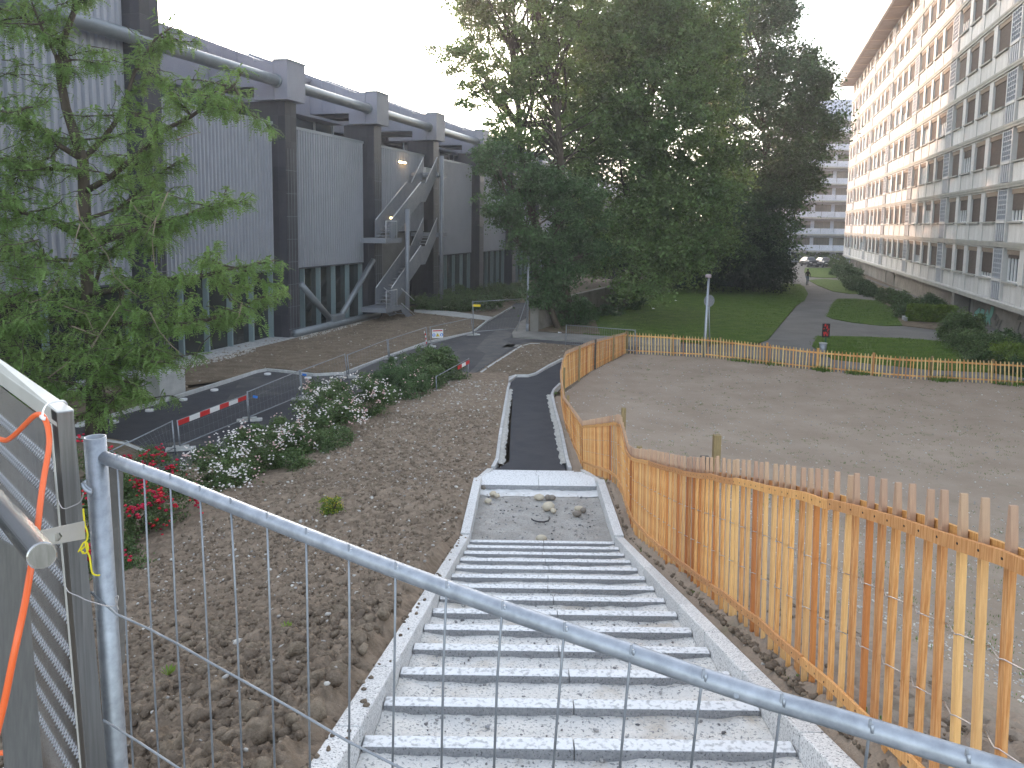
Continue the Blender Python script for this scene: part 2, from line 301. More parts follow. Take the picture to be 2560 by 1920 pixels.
def grid_mesh(name, X, Y, Z, m, mask=None, sm=True):
    nr, nc = X.shape; V = np.stack([X, Y, Z], -1).reshape(-1, 3); i = np.arange(nr*nc).reshape(nr, nc)
    Fq = np.stack([i[:-1, :-1], i[:-1, 1:], i[1:, 1:], i[1:, :-1]], -1).reshape(-1, 4)
    if mask is not None:
        mk = (mask[:-1, :-1] & mask[:-1, 1:] & mask[1:, 1:] & mask[1:, :-1]).reshape(-1); Fq = Fq[mk]
        u = np.unique(Fq); mp = np.zeros(len(V), int); mp[u] = np.arange(len(u)); V = V[u]; Fq = mp[Fq]
    return npmesh(name, V, Fq, M[m], sm)
# scattered low-poly stones, all in one mesh
_ST = []
for _k in range(6):
    bm = bmesh.new(); bmesh.ops.create_icosphere(bm, subdivisions=1, radius=1)
    for v in bm.verts: v.co *= random.uniform(.78, 1.15)
    _ST.append((np.array([v.co[:] for v in bm.verts]), np.array([[v.index for v in f.verts] for f in bm.faces]))); bm.free()
from mathutils import noise as mnoise
_SR = []
for _k in range(8):
    bm = bmesh.new(); bmesh.ops.create_icosphere(bm, subdivisions=2, radius=1)
    for v in bm.verts: q_ = v.co.copy(); v.co *= 1+.42*mnoise.noise(q_*1.3+Vector((_k*7, 0, 0)))+.38*mnoise.noise(q_*3.4+Vector((_k*3, 5, 0)))
    _SR.append((np.array([v.co[:] for v in bm.verts]), np.array([[v.index for v in f.verts] for f in bm.faces]))); bm.free()
def stones(name, P, R, m, flat=.6, sink=.25, sm=True, rough=False):
    V = []; Fc = []; n = 0; T_ = _SR if rough else _ST
    for p, r in zip(P, R):
        v, f = T_[random.randrange(len(T_))]; a = random.uniform(0, 2*pi); sx, sy = r*random.uniform(.7, 1.4), r*random.uniform(.6, 1.)
        x = v[:, 0]*sx; y = v[:, 1]*sy; tl = random.uniform(-.3, .3)
        V.append(np.stack([p[0]+x*cos(a)-y*sin(a), p[1]+x*sin(a)+y*cos(a), p[2]+(v[:, 2]+sink)*r*flat+x*tl], -1)); Fc.append(f+n); n += len(v)
    return npmesh(name, np.concatenate(V), np.concatenate(Fc), M[m], sm)
def leafcards(P, size, m, name, asp=.6, up=.3, jit=.35, nrm=None):
    """one small bent quad per point"""
    n = len(P); d = RG.normal(size=(n, 3)); d[:, 2] = d[:, 2]*.6-up; d /= np.linalg.norm(d, axis=1)[:, None]
    a = RG.normal(size=(n, 3)); 
    if nrm is not None: a = np.cross(nrm+RG.normal(size=(n, 3))*.6, d)
    a -= d*(a*d).sum(1)[:, None]; a /= np.linalg.norm(a, axis=1)[:, None]+1e-9
    s = (size*(1+RG.uniform(-jit, jit, n)))[:, None]; c = np.cross(a, d)*.15
    V = np.stack([P-d*s*.5, P-a*s*asp*.5+c*s, P+d*s*.5, P+a*s*asp*.5+c*s], 1).reshape(-1, 3)
    return npmesh(name, V, np.arange(4*n).reshape(-1, 4), m)
# ================================================================ the setting: ground
g = MB().add([(-400, -60, -.12), (400, -60, -.12), (400, 900, -.12), (-400, 900, -.12)], [(0, 1, 2, 3)]); struct('ground', g, 'soil_far')
XL = lambda Y: -.655+.017*(np.asarray(Y)-3.36)
XR = lambda Y: XL(Y)+1.97
kerbL = [(XL(Y)-.12, Y) for Y in (1.2, 10.44, 13.3, 16.4)]
pkl = [GS(*p) for p in ((1238.5, 1155), (1246, 1096), (1257.7, 1028.6), (1266.7, 976), (1271, 962))]; pkl = [(p[0], p[1]) for p in pkl]
XKL = lambda Y: np.interp(Y, [1.2, 10.44, 13.3, 16.3]+[p[1] for p in pkl], [XL(1.2)-.13, XL(10.44)-.13, XL(13.3)-.13, -.42]+[p[0] for p in pkl])
pkr = [GS(*p) for p in ((1420.5, 1155), (1404.5, 1078), (1389, 1024), (1382, 990), (1386.5, 979), (1402, 963))]; pkr = [(p[0], p[1]) for p in pkr]
XKR = lambda Y: np.interp(Y, [1.2, 10.44, 13.3, 16.3]+[p[1] for p in pkr], [XR(1.2)+.13, XR(10.44)+.13, XR(13.3)+.13, pkr[0][0]+.02]+[p[0] for p in pkr])
ZH = lambda Y: .68*(ZS(Y)+.1)
hedge = [GS(x, y, ZH) for x, y in ((380, 1420), (600, 1240), (820, 1120), (1000, 1010), (1100, 962))]
HX = lambda Y: np.interp(Y, [1.2]+[p[1] for p in hedge]+[31], [hedge[0][0]-.2]+[p[0] for p in hedge]+[-2.3])
def ZL(x, Y):
    w = (XKL(Y)-x)/(XKL(Y)-HX(Y)); ze = ZS(Y)+.09; zh = ZH(Y)
    return np.where(w < 1, ze+(zh-ze)*w, zh*(1-smooth((w-1)/.95))-.07*np.clip((w-1)/.95, 0, 1))
AMP = [1.25, .95, .55, .45]
def clodfield(X, Y, amp):
    z = fbm(X, Y, 1.1, 3)*.16*amp + fbm(X, Y, 5, 4)*.09*amp
    z = z + (1-np.abs(fbm(X, Y, 13, 3)*2.6))*.030*amp + fbm(X, Y, 36, 3)*.062*amp
    # worley like clods at two scales
    for s, h in ((4.2, .062), (9, .048), (19, .026), (37, .013)):
        xi = np.floor(X*s).astype(int); yi = np.floor(Y*s).astype(int); best = np.full(X.shape, 9.)
        for dx in (-1, 0, 1):
            for dy in (-1, 0, 1):
                cx = xi+dx; cy = yi+dy; px = cx+_P[cx & 255, cy & 255]; py = cy+_P[(cy+91) & 255, (cx+37) & 255]; rr = .55+.9*_P[(cx+7) & 255, (cy+133) & 255]
                best = np.minimum(best, np.hypot(X*s-px, Y*s-py)/rr)
        z = z+np.sqrt(np.clip(1-best**2*1.9, 0, 1))*h*amp
    return z
rows = np.exp(np.linspace(np.log(1.5), np.log(30.5), 620)); T = np.linspace(0, 1, 470)[None, :]
wmax = 2.0; Yg = np.repeat(rows[:, None], T.shape[1], 1); Xg = XKL(Yg)-(T**1.15)*wmax*(XKL(Yg)-HX(Yg))
edge = np.clip((XKL(Yg)-Xg)/.12, 0, 1); amp = np.interp(Yg, [2, 8, 16, 26], AMP)
Zg = ZL(Xg, Yg)+clodfield(Xg, Yg, amp)*edge*.85-.02
soil = link('soil_bank', grid_mesh('soil_bank', Xg, Yg, Zg, 'soil')); tag(soil, kind='structure')
# stones lying on the bank
def onbank(n, a, lo, l):
    Y = lo*np.exp(RG.random(n)**a*math.log(l)); w = RG.random(n)**.9; x = XKL(Y)-.07-w*(XKL(Y)-HX(Y)-.1); am = np.interp(Y, [2, 8, 16, 26], AMP)
    return np.stack([x, Y, ZL(x, Y)+clodfield(x, Y, am)*.85-.02], -1), Y
P, Y = onbank(4000, .62, 1.9, 15); R = RG.choice([.004, .005, .007, .009, .012, .019], len(Y))*(.7+.065*Y); R = np.where(RG.random(len(Y)) < .02, RG.uniform(.025, .048, len(Y)), R)
o = link('stones', stones('stones', P, R, 'pebble')); tag(o, 'pale pebbles and broken stones strewn over the brown soil bank left of the steps', 'stones', kind='stuff')
P, Y = onbank(16000, .8, 1.9, 12); R = (.007+.032*RG.random(len(Y))**2.4)*(.75+.05*Y)
o = link('clods', stones('clods', P, R, 'clod', .8, .05, False)); tag(o, 'brown crumbly earth clods lying on the soil bank', 'earth clods', kind='stuff')
P, Y = onbank(7000, 1., 1.7, 3.6); R = .008+.052*RG.random(len(Y))**2.6
o = link('big_clods', stones('big_clods', P, R, 'clod', .85, 0., False, True)); tag(o, 'larger lumps of brown earth at the near end of the soil bank', 'earth clods', kind='stuff')

# ---- near picket fence survey: (base px, top px)
NEARF = [((2800, 2600), (2740, 1315)), ((2560, 2240), (2530, 1246)), ((2215, 1950), (2190, 1180)), ((1935, 1671), (1930, 1149)), ((1800, 1550), (1795, 1138)), ((1715, 1475), (1710, 1135)), ((1634, 1398), (1630, 1120)), ((1583, 1333), (1586, 1117)),
         ((1569, 1290), (1571, 1108)), ((1558, 1250), (1553, 1034)), ((1543, 1222), (1540, 1033)), ((1524, 1206), (1524, 1037)), ((1458, 1176), (1456, 1050)), ((1432, 1112), (1428, 1012)), ((1413, 1062), (1409, 988)), ((1404, 1012), (1403, 940)), ((1404, 985), (1402, 921)),
         ((1409, 972), (1406, 898)), ((1418, 966), (1414, 876)), ((1477, 927), (1479, 850)), ((1520, 905), (1522, 840)), ((1565, 882), (1565, 829))]
ZR = lambda Y: ZS(Y)+np.interp(Y, [0, 13, 17, 28, 60], [.08, .08, .02, .02, 0])
NB = []; NT = []
for bp, tp in NEARF:
    if tp[0] > 1620:      # the nearest stretch: pickets 1.27 m tall, distance from their height
        D = 2000*1.27/(bp[1]-tp[1]) if bp[1] < 1900 else 1/(.208+(tp[0]-1930)*.000362); Tt = AD(tp[0], tp[1], D); B = Tt-np.array([-.02, .03, 1.27])
    else: B = GS(*bp, ZR); Tt = AY(tp[0], tp[1], B[1])
    NB.append(B); NT.append(Tt)
FARP = [((1565, 882), (1565, 829)), ((1772, 893), (1772, 842)), ((2018, 922), (2021, 870.6)), ((2238, 944), (2242, 889)), ((2470, 957), (2470, 900)), ((2640, 968), (2640, 909))]
FB = [G(*a, .02) for a, _ in FARP]; FT = [AY(t[0], t[1], Bq[1]) for (_, t), Bq in zip(FARP, FB)]
XFN = lambda Y: np.interp(Y, sorted([p[1] for p in NB[:16]]), [p[0] for p in sorted(NB[:16], key=lambda q: q[1])])
def ZF(x, Y):
    d = np.clip(x-XFN(Y), 0, 99); zr = ZR(Y)
    return np.where(Y < 26, .03+(zr-.03)*(1-smooth(d/8.)), .03)
poly = [(float(XKR(Y)), Y) for Y in np.linspace(1.2, 25.6, 60)]+[(p[0], p[1]) for p in NB[16:]]+[(p[0]+.1, p[1]-.05) for p in FB[1:]]+[(30, 27), (30, 1.2)]
rows = np.exp(np.linspace(np.log(1.5), np.log(38), 470)); Tc = np.linspace(0, 1, 420)[None, :]
Yg = np.repeat(rows[:, None], 420, 1); Xg = np.minimum(XKR(Yg), 1.75)+(Tc**1.8)*26
nearf = np.clip(1.6-(Xg-XKR(Yg))/1.6, .3, 1.1)*np.interp(Yg, [2, 10, 20, 38], [1.1, .85, .35, .2])
Zg = ZF(Xg, Yg)+clodfield(Xg, Yg, nearf)*np.clip((Xg-XKR(Yg))/.1, 0, 1)*.7-.02
o = link('field', grid_mesh('field', Xg, Yg, Zg, 'field', inpoly(Xg, Yg, poly))); tag(o, kind='structure')
P = []; R = []
for _ in range(8500):
    Y = 1.9*math.exp(random.random()**.6*math.log(18)); x = float(XKR(Y)+.05+random.random()**1.2*(2+Y*.75))
    if not inpoly(np.array([x]), np.array([Y]), poly)[0]: continue
    P.append((x, Y, float(ZF(x, Y))+.005)); R.append(random.choice((.005, .007, .009, .012, .016))*(1+.03*Y))
n_ = 6000; Yv = 1.8*np.exp(RG.random(n_)*math.log(9)); xv = XFN(Yv)+RG.random(n_)**1.3*(1.5+.8*Yv); zv = ZF(xv, Yv); P += list(zip(xv, Yv, zv+.008)); R += list(RG.choice([.004, .006, .008, .012], n_)*(1+.05*Yv))
o = link('field_stones', stones('field_stones', P, R, 'pebble')); tag(o, 'small pale stones scattered over the fenced bare field', 'stones', kind='stuff')
def tufts(name, pts, label, hgt=.07, blades=14, m='blade', spread=.06):
    V = []
    for p in pts:
        for _ in range(blades):
            a = random.uniform(0, 2*pi); r = random.random()*spread; x = p[0]+r*cos(a); y = p[1]+r*sin(a); h = hgt*random.uniform(.5, 1.2); l = random.uniform(0, .6)*h; w = hgt*.12+.002
            t = random.uniform(0, 2*pi); V += [(x-w*cos(t), y-w*sin(t), p[2]-.01), (x+w*cos(t), y+w*sin(t), p[2]-.01), (x+l*cos(a)+w*.3*cos(t), y+l*sin(a)+w*.3*sin(t), p[2]+h), (x+l*cos(a)-w*.3*cos(t), y+l*sin(a)-w*.3*sin(t), p[2]+h)]
    o = link(name, npmesh(name, V, np.arange(len(V)).reshape(-1, 4), M[m])); tag(o, label, 'grass', kind='stuff'); return o
P = []
for _ in range(5000):
    Y = 2.2*math.exp(random.random()**.6*math.log(16)); x = float(XFN(Y))+.1+random.random()*(1.5+Y*.7)
    if vn(x, Y, .55)+.25*vn(x, Y, 3) < .62 or not inpoly(np.array([x]), np.array([Y]), poly)[0]: continue
    P.append((x, Y, float(ZF(x, Y))))
n_ = 5000; Y = 1.7*np.exp(RG.random(n_)*math.log(8)); x = XKR(Y)+.04+RG.random(n_)**1.5*1.1; o = link('strip_clods', stones('strip_clods', np.stack([x, Y, ZF(x, Y)+.045*np.clip(1.4-Y/12, .2, 1)], -1), .008+.026*RG.random(n_)**2.2, 'clod', .8, .1, False)); tag(o, 'small crumbs of earth between the right kerb of the steps and the picket fence', 'earth clods', kind='stuff')
tufts('grass_tufts', P, 'thin young grass sprouting in patches on the fenced bare field', .022, 7, spread=.10)
P = [(*(np.array(FB[i])*(1-t)+np.array(FB[i+1])*t+RG.normal(size=3)*(.25, .15, 0)),) for i, a, b in ((1, .25, .75), (2, .1, .2), (2, .55, .62), (3, .5, .62), (4, .1, .7)) for t in np.linspace(a, b, 12)]
tufts('weeds', P, 'strip of green weeds growing at the foot of the far picket fence', .15, 22, spread=.3)
P = [(x, Y, float(ZR(Y))) for Y, x in ((15.2, 1.75), (14.6, 1.7), (13.2, 1.68), (6.4, 1.66), (16.2, 1.66), (4.1, 1.62), (3.3, 1.63), (20.5, 1.55), (26.3, 1.5), (9.1, 1.66))]
tufts('grass_sprigs', P, 'little green sprigs between the right kerb of the steps and the picket fence', .07, 26, spread=.12)

# ---- lawns, roads and paths of the plain
def px(*pts): return [tuple(G(x, y)[:2]) for x, y in pts]
sheet('asphalt_court', px((1480, 868), (1560, 890), (1772, 897), (2018, 927), (2240, 947), (2700, 985), (2900, 900), (2700, 800), (2300, 742), (2150, 690), (2098, 664), (1700, 664), (1800, 700), (1998, 712), (2014, 742), (1989, 768), (1955, 808), (1900, 862), (1757, 862), (1569, 850), (1497, 842), (1338, 828), (1282, 838)), .0, 'asphalt_old')
road = sheet('road', [(-24, 9), (-9, 9), (-7.2, 13), (-6.2, 17), (-5.2, 22), (-3.2, 27)]+px((1153, 967), (1226, 917.6), (1300, 868), (1328, 862), (1350, 862), (1500, 876), (1580, 884), (1600, 868), (1400, 853), (1282, 845), (1280, 834), (1298, 809), (1316, 795), (1330, 757), (1290, 757), (1280, 764), (1219, 803), (1181, 834), (1068, 859), (970, 894), (860, 936), (785, 940), (712, 931), (666, 927), (640, 934), (580, 955), (449, 996), (305, 1037), (195, 1066))+[(-30, 24)], .008, 'asphalt')
sheet('patch_new', px((560, 1010), (860, 960), (1000, 925), (900, 960), (700, 1080), (300, 1120), (200, 1080), (305, 1040), (449, 999), (600, 955)), .013, 'asphalt_new')
sheet('dust_patch', px((1150, 955), (1230, 905), (1290, 862), (1255, 850), (1290, 838), (1250, 820), (1215, 845), (1190, 872), (1215, 885), (1190, 915)), .013, mat('pale_tone', (.13, .122, .115), (.085, .085, .088), .95, 1.6, .3, 60, contrast=(.35, .6)))
sheet('concrete_cover', px((1255, 869), (1290, 868), (1303, 862), (1268, 861)), .013, 'sidewalk')
sheet('sidewalk', px((1280, 836), (1298, 809), (1316, 799), (1322, 832), (1500, 843), (1700, 853), (1700, 868), (1500, 859), (1282, 845)), .0, 'sidewalk', .09)
bed = sheet('soil_bed', px((195, 1040), (310, 1008), (470, 963), (580, 950), (640, 930), (666, 922), (712, 926), (785, 935), (860, 932), (970, 889), (1068, 854), (1176, 831), (1212, 803), (1035, 782), (960, 776), (897, 792), (750, 832), (560, 878), (440, 905), (200, 960), (0, 1005), (60, 1060)), .0, 'soil_far', .07)
sheet('concrete_strip', px((1035, 776), (1140, 783), (1230, 796), (1222, 804), (1130, 794), (1035, 783)), .0, 'concrete', .1)
sheet('island_bed', px((1158, 962), (1226, 914), (1303, 866), (1328, 860), (1350, 861), (1480, 872), (1540, 889), (1500, 903), (1405, 901), (1372, 918), (1340, 934), (1320, 940), (1291, 940)), .0, 'soil_far', .09)
bed2 = sheet('planting_bed', px((180, 1093), (267, 1101), (312, 1108), (386, 1138), (346, 1156), (200, 1200), (60, 1200)), .0, 'soil_far', .07)
lawnm = M['grass']
def lawn(name, pts): return sheet(name, px(*pts), .0, lawnm, .05)
lawn('lawn', [(1338, 824), (1497, 839), (1569, 847), (1757, 858), (1895, 859), (1920, 850), (1955, 807), (1989, 766), (2013, 749), (2020, 735), (2010, 717), (1998, 711), (1900, 706), (1800, 700), (1560, 705), (1500, 735), (1470, 790)])
lawn('lawn_end', [(2013, 670), (2084, 671), (2093, 695), (2060, 695), (2021, 692), (2010, 680)])
lawn('lawn_upper', [(2021, 701), (2059, 698), (2099, 702), (2140, 717), (2172, 732), (2166, 736), (2122, 735), (2082, 729), (2044, 714)])
lawn('lawn_middle', [(2066, 791), (2082, 758), (2094, 748), (2137, 747.6), (2195, 753), (2227, 769), (2244, 798), (2256, 815), (2209, 815.6), (2131, 807), (2082, 798)])
lawn('lawn_front', [(2030, 866), (2044, 842), (2151, 843), (2267, 848), (2371, 856), (2412, 879), (2470, 900), (2640, 945), (2560, 945), (2480, 932), (2325, 925), (2180, 910), (2082, 899)])
sheet('wall_bed', px((2085, 668), (2098, 662), (2180, 705), (2280, 745), (2400, 800), (2560, 880), (2700, 960), (2640, 945), (2470, 900), (2371, 856), (2365, 828), (2256, 815), (2244, 798), (2227, 769), (2195, 753), (2172, 732), (2140, 717), (2099, 702)), .0, 'soil_far', .06)
brown = sheet('bare_ground', px((1345, 828), (1385, 815), (1535, 768), (1560, 705), (1500, 735), (1480, 780), (1500, 838)), .0, 'soil_far', .065)
# visible grass blades on the nearer lawns
P = []
LP = {n: [tuple(v.co[:2]) for v in bpy.data.objects[n].data.vertices] for n in ()}
def fillpts(pts, nn, zz):
    q = px(*pts); xs = [p[0] for p in q]; ys = [p[1] for p in q]; out = []
    while len(out) < nn:
        X = RG.uniform(min(xs), max(xs), nn*3); Y = RG.uniform(min(ys), max(ys), nn*3); k = inpoly(X, Y, q); out += list(zip(X[k], Y[k], np.full(k.sum(), zz)))
    return out[:nn]
P = fillpts([(1360, 826), (1497, 838), (1569, 846), (1757, 857), (1895, 858), (1955, 807), (1989, 766), (2013, 749), (1998, 712), (1900, 707), (1560, 706), (1500, 738)], 5200, .05)
P += fillpts([(2066, 791), (2094, 748), (2195, 753), (2244, 798), (2256, 814), (2131, 807)], 900, .05)+fillpts([(2030, 866), (2044, 842), (2267, 848), (2371, 857), (2412, 879), (2600, 940), (2325, 924), (2082, 898)], 1500, .05)
tufts('lawn_blades', P, 'mown grass blades of the lawns around the asphalt paths', .06, 9, 'blade', .3)
q1 = fillpts([(310, 1008), (640, 928), (712, 924), (860, 930), (970, 887), (1068, 852), (1176, 829), (1212, 803), (1035, 784), (897, 794), (750, 834), (560, 880), (440, 905), (200, 960)], 2600, .07)+fillpts([(1160, 960), (1226, 913), (1303, 867), (1350, 862), (1480, 873), (1500, 900), (1405, 900), (1340, 932)], 1300, .09)
o = link('bed_clods', stones('bed_clods', q1, [random.uniform(.02, .035)+.07*random.random()**3 for _ in q1], 'clod', .7, -.1, False)); tag(o, 'earth lumps covering the soil beds on both sides of the road', 'earth clods', kind='stuff')
q2 = fillpts([(330, 935), (640, 872), (640, 882), (560, 905), (430, 935), (350, 960)], 700, .08)+fillpts([(748, 838), (900, 800), (905, 812), (800, 842), (748, 855)], 500, .08)+random.sample(q1, 260)
o = link('pale_gravel', stones('pale_gravel', q2, [random.uniform(.02, .06) for _ in q2], 'pebble', .6, 0., False)); tag(o, 'pale gravel along the foot of the hall and a few white stones on the soil bed', 'gravel', kind='stuff')
# litter on the lawn
for i, (x, y, l) in enumerate(((1690, 751, 'white scrap of paper on the big lawn, the farther one'), (1634, 771, 'white scrap of paper on the big lawn, the nearer one'), (1399, 831, 'white scrap of litter on the bare ground under the trees'))):
    p = G(x, y, .11); t = MB(); t.add([(p[0]-.12, p[1]-.08, .08), (p[0]+.1, p[1]-.1, .10), (p[0]+.13, p[1]+.07, .085), (p[0]-.05, p[1]+.1, .14), (p[0], p[1], .13)], [(0, 1, 4), (1, 2, 4), (2, 3, 4), (3, 0, 4)]); tag(part('paper_scrap', t, 'plastic'), l, 'litter', 'scraps of litter')

# ================================================================ granite steps
st = thing('staircase', 'long outdoor flight of granite block steps with unfinished gravel treads and granite side kerbs', 'stairs', (XL(3.36)+.98, 3.36, 3.4))
st.location = (0, 0, 0)
fill = MB()
def block(Y, z, jx, depth=.085, h=.2):
    xl, xr = float(XL(Y)), float(XR(Y)); xj = xl+(xr-xl)*jx
    for a, b_ in ((xl+.004, xj-.0018), (xj+.0018, xr-.004)):
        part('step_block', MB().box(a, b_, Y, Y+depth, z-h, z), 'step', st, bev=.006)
jx = [.50+.012*math.sin(k*1.7) for k in range(40)]
def fillstrip(Y0, z0, Y1, z1, xin=.0, rough=.012, name='gravel_fill', m='fill', nx=70, ny=18):
    Yq, Xq = np.meshgrid(np.linspace(Y0, Y1, ny), np.linspace(0, 1, nx), indexing='ij'); X = XL(Yq)+Xq*1.97
    Z = z0+(z1-z0)*(Yq-Y0)/(Y1-Y0)+fbm(X, Yq, 5, 4)*rough*3+fbm(X, Yq, 30, 2)*rough+.02*np.exp(-((Xq*1.97)/.12)**2)+.02*np.exp(-((1.97-Xq*1.97)/.12)**2)
    o = link(name, grid_mesh(name, X, Yq, Z, m), st); o['kind'] = 'stuff'; return o
peb = []; 
for k in range(-3, 14):
    Y = 3.36+.5447*k; z = 3.55-.15*k; block(Y, z, jx[k+3])
    if k < 13:
        fillstrip(Y+.08, z-.15-.02, Y+.5447+.005, z-.15-.047)
        for _ in range(240 if k < 7 else 60):
            u = random.random(); e = random.random(); e = e if random.random() < .6 else (random.random()**2*.15 if random.random() < .5 else 1-random.random()**2*.1)
            peb.append(((float(XL(Y))+e*1.97, Y+.09+u*.45, z-.17-.027*u), random.choice((.0035, .005, .006, .008, .008, .011, .014))))
fillstrip(10.44+.08, 1.53, 13.14, 1.40, rough=.02, name='landing_gravel', m='landing', nx=110, ny=130)
for _ in range(420): 
    u = random.random(); e = random.random(); peb.append(((float(XL(11))+.02+e*1.93, 10.6+u*2.5, 1.525-.12*u), random.choice((.008, .011, .015, .022))))
for j in range(6): block(13.14+.545*j, 1.5-.15*j, jx[j], .50, .3)
o = link('loose_gravel', stones('loose_gravel', [p for p, _ in peb], [r for _, r in peb], mat('gravel_bits', (.2, .2, .21), (.36, .34, .32), .9, 20, island=.5)), st); o['kind'] = 'stuff'
fillstrip(12.80, 1.424, 13.135, 1.422, rough=.012, name='dust_strip', m=mat('stone_dust', (.74, .74, .74), (.62, .61, .6), .95, 9, .5, 60), nx=110, ny=20)
Ys_ = 2*np.exp(RG.random(110)*2.1); o = link('kerb_crumbs', stones('kerb_crumbs', np.stack([XL(Ys_)-.125+RG.random(110)**3*.1, Ys_, ZS(Ys_)+.105], -1), RG.uniform(.005, .019, 110), 'clod', .7, .1, False, True)); tag(o, 'crumbs of soil fallen on the left kerb of the steps', 'earth clods', kind='stuff')
def kerbrun(pts, parent, w=.12, h=.3, m='granite', nm='kerb_stone', bev=.008, L=1.0, gap=.006):
    """kerb stones laid along a polyline of (x, y, z top)"""
    pts = [np.array(p, float) for p in pts]; acc = []
    for a, b_ in zip(pts[:-1], pts[1:]):
        d = np.linalg.norm(b_-a); k = max(1, round(d/L))
        for i in range(k): acc.append((a+(b_-a)*i/k, a+(b_-a)*(i+1)/k))
    for a, b_ in acc:
        d = (b_-a); ln = np.linalg.norm(d); d = d/ln; a2 = a+d*gap/2; b2 = b_-d*gap/2; s = np.array([-d[1], d[0], 0]); s /= np.linalg.norm(s); dz = np.array([0, 0, -h])
        part(nm, MB().hexa([a2-s*w/2+dz, b2-s*w/2+dz, b2+s*w/2+dz, a2+s*w/2+dz, a2-s*w/2, b2-s*w/2, b2+s*w/2, a2+s*w/2]), m, parent, bev=bev)
for sd_, XX in ((-1, lambda Y: float(XL(Y))-.06), (1, lambda Y: float(XR(Y))+.06)):
    kerbrun([(XX(Y), Y, float(ZS(Y))+.1) for Y in (1.3, 3.36, 5.2, 7.9, 10.44)], st, .115, .4, L=.95)
    kerbrun([(XX(Y), Y, float(ZS(Y))+dz) for Y, dz in ((10.46, .12), (13.2, .12))], st, .13, .4, L=1.25)
    kerbrun([(XX(13.22), 13.22, 1.56), ((XX(16.2)*.5+(XX(16.2)+(.16 if sd_ < 0 else -.12))*.5), 16.3, .80)], st, .12, .5, L=1.)
# stones and rubbish lying on the landing
LS = [((1348, 1248), .075, 'st', 'pale flat stone on the landing, next to the white strip'), ((1369, 1247), .06, 'sd', 'round brown stone on the landing beside the pale flat stone'), ((1380, 1248), .06, 'sd', 'grey brown stone at the right end of the row of three on the landing'),
      ((1371, 1273), .10, 'st', 'biggest cream stone in the middle of the landing'), ((1383, 1280), .05, 'st', 'small cream stone against the biggest stone on the landing'), ((1447, 1276), .065, 'st', 'whitish egg shaped stone in the cluster at the right of the landing'),
      ((1458, 1280), .06, 'sd', 'brownish stone right of the egg shaped stone on the landing'), ((1442, 1289), .065, 'sd', 'grey brown stone in front of the egg shaped stone on the landing'), ((1232, 1238), .06, 'st', 'tan stone at the left rear of the landing'), ((1242, 1242), .05, 'st', 'tan stone touching the one at the left rear of the landing'),
      ((1220, 1256), .055, 'st', 'oval tan stone near the left kerb of the landing'), ((1208, 1222), .05, 'sd', 'brown stone in the far left corner of the landing'), ((1353, 1351), .07, 'st', 'cream stone on top edge of the first step below which the landing begins')]
sdm = mat('stone_brown', (.2, .17, .14), (.27, .235, .2), .9, 8, .3, 30); stm = mat('stone_cream', (.5, .43, .32), (.6, .53, .42), .85, 8, .2, 30)
for i, ((x, y), r, c, l) in enumerate(LS):
    p = GS(x, y, lambda Y: np.interp(Y, [10.44, 13.14], [1.55, 1.43]))
    t = MB(); random.seed(100+i); t.ell((0, 0, r*.45), (r*1.15, r*.85, r*.7), 10, 7, .07); o = part('loose_stone', t, stm if c == 'st' else sdm, sm=True); o.location = tuple(p); o.rotation_euler = (0, 0, i*1.3); tag(o, l, 'stone', 'loose stones on the landing')
cp = [GS(x, y, lambda Y: 1.50) for x, y in ((1329, 1302), (1334, 1306), (1345, 1309), (1360, 1309.5), (1370, 1307), (1374, 1302), (1373, 1297))]
tag(part('cable_offcut', MB().tube([p+np.array([0, 0, .03]) for p in cp], .012, 8), 'black', sm=True), 'curved piece of black cable lying on the gravel landing', 'cable')

# ================================================================ asphalt footpath with its kerbs
pathz = lambda Y: float(ZS(Y))+.012
pl = [(-.30, 16.45)]+[(p[0]+.1, p[1]) for p in [GS(1262, 1155), GS(1267, 1074), GS(1274, 997)]]+[tuple(GS(x, y)[:2]) for x, y in ((1273, 962), (1291, 944), (1320, 944), (1340, 939), (1372, 921), (1407, 903))]
prr = [tuple(GS(x, y)[:2]) for x, y in ((1401, 925), (1400, 955), (1384, 977), (1376, 990), (1373, 1006), (1384, 1062))]+[(pkr[0][0]-.1, 16.8), (pkr[0][0]-.1, 16.45)]
sheet('footpath', pl+prr, pathz, 'asphalt_new')
kp = thing('kerb', 'row of pale kerb stones along the left of the asphalt footpath', 'kerb', group='footpath kerbs')
kerbrun([(x, Y, float(ZS(Y))+.09) for x, Y in [(-.36, 16.45)]+[(p[0]+.04, p[1]) for p in pkl]], kp, .08, .2, 'granite_far', L=1.0)
kp = thing('kerb', 'curved row of pale kerb stones along the right of the asphalt footpath', 'kerb', group='footpath kerbs')
kerbrun([(pkr[0][0]-.02, 16.45, .80)]+[(p[0]-.03, p[1], float(ZS(p[1]))+.09) for p in pkr], kp, .08, .2, 'granite_far', L=1.0)
kp = thing('kerb', 'winding kerb between the footpath bend and the soil island', 'kerb', group='footpath kerbs')
kerbrun([(*GS(x, y)[:2], .12) for x, y in ((1262, 956), (1291, 941), (1322, 941), (1340, 937), (1370, 919), (1407, 900))], kp, .09, .2, 'granite_far', L=1.)
kp = thing('kerb', 'crooked loose kerb line dividing the soil bank from the soil island', 'kerb')
kerbrun([(*GS(x, y)[:2], .13) for x, y in ((1183, 965), (1225, 956), (1258, 949), (1291, 941))], kp, .07, .2, 'granite_far', L=.9, gap=.03)
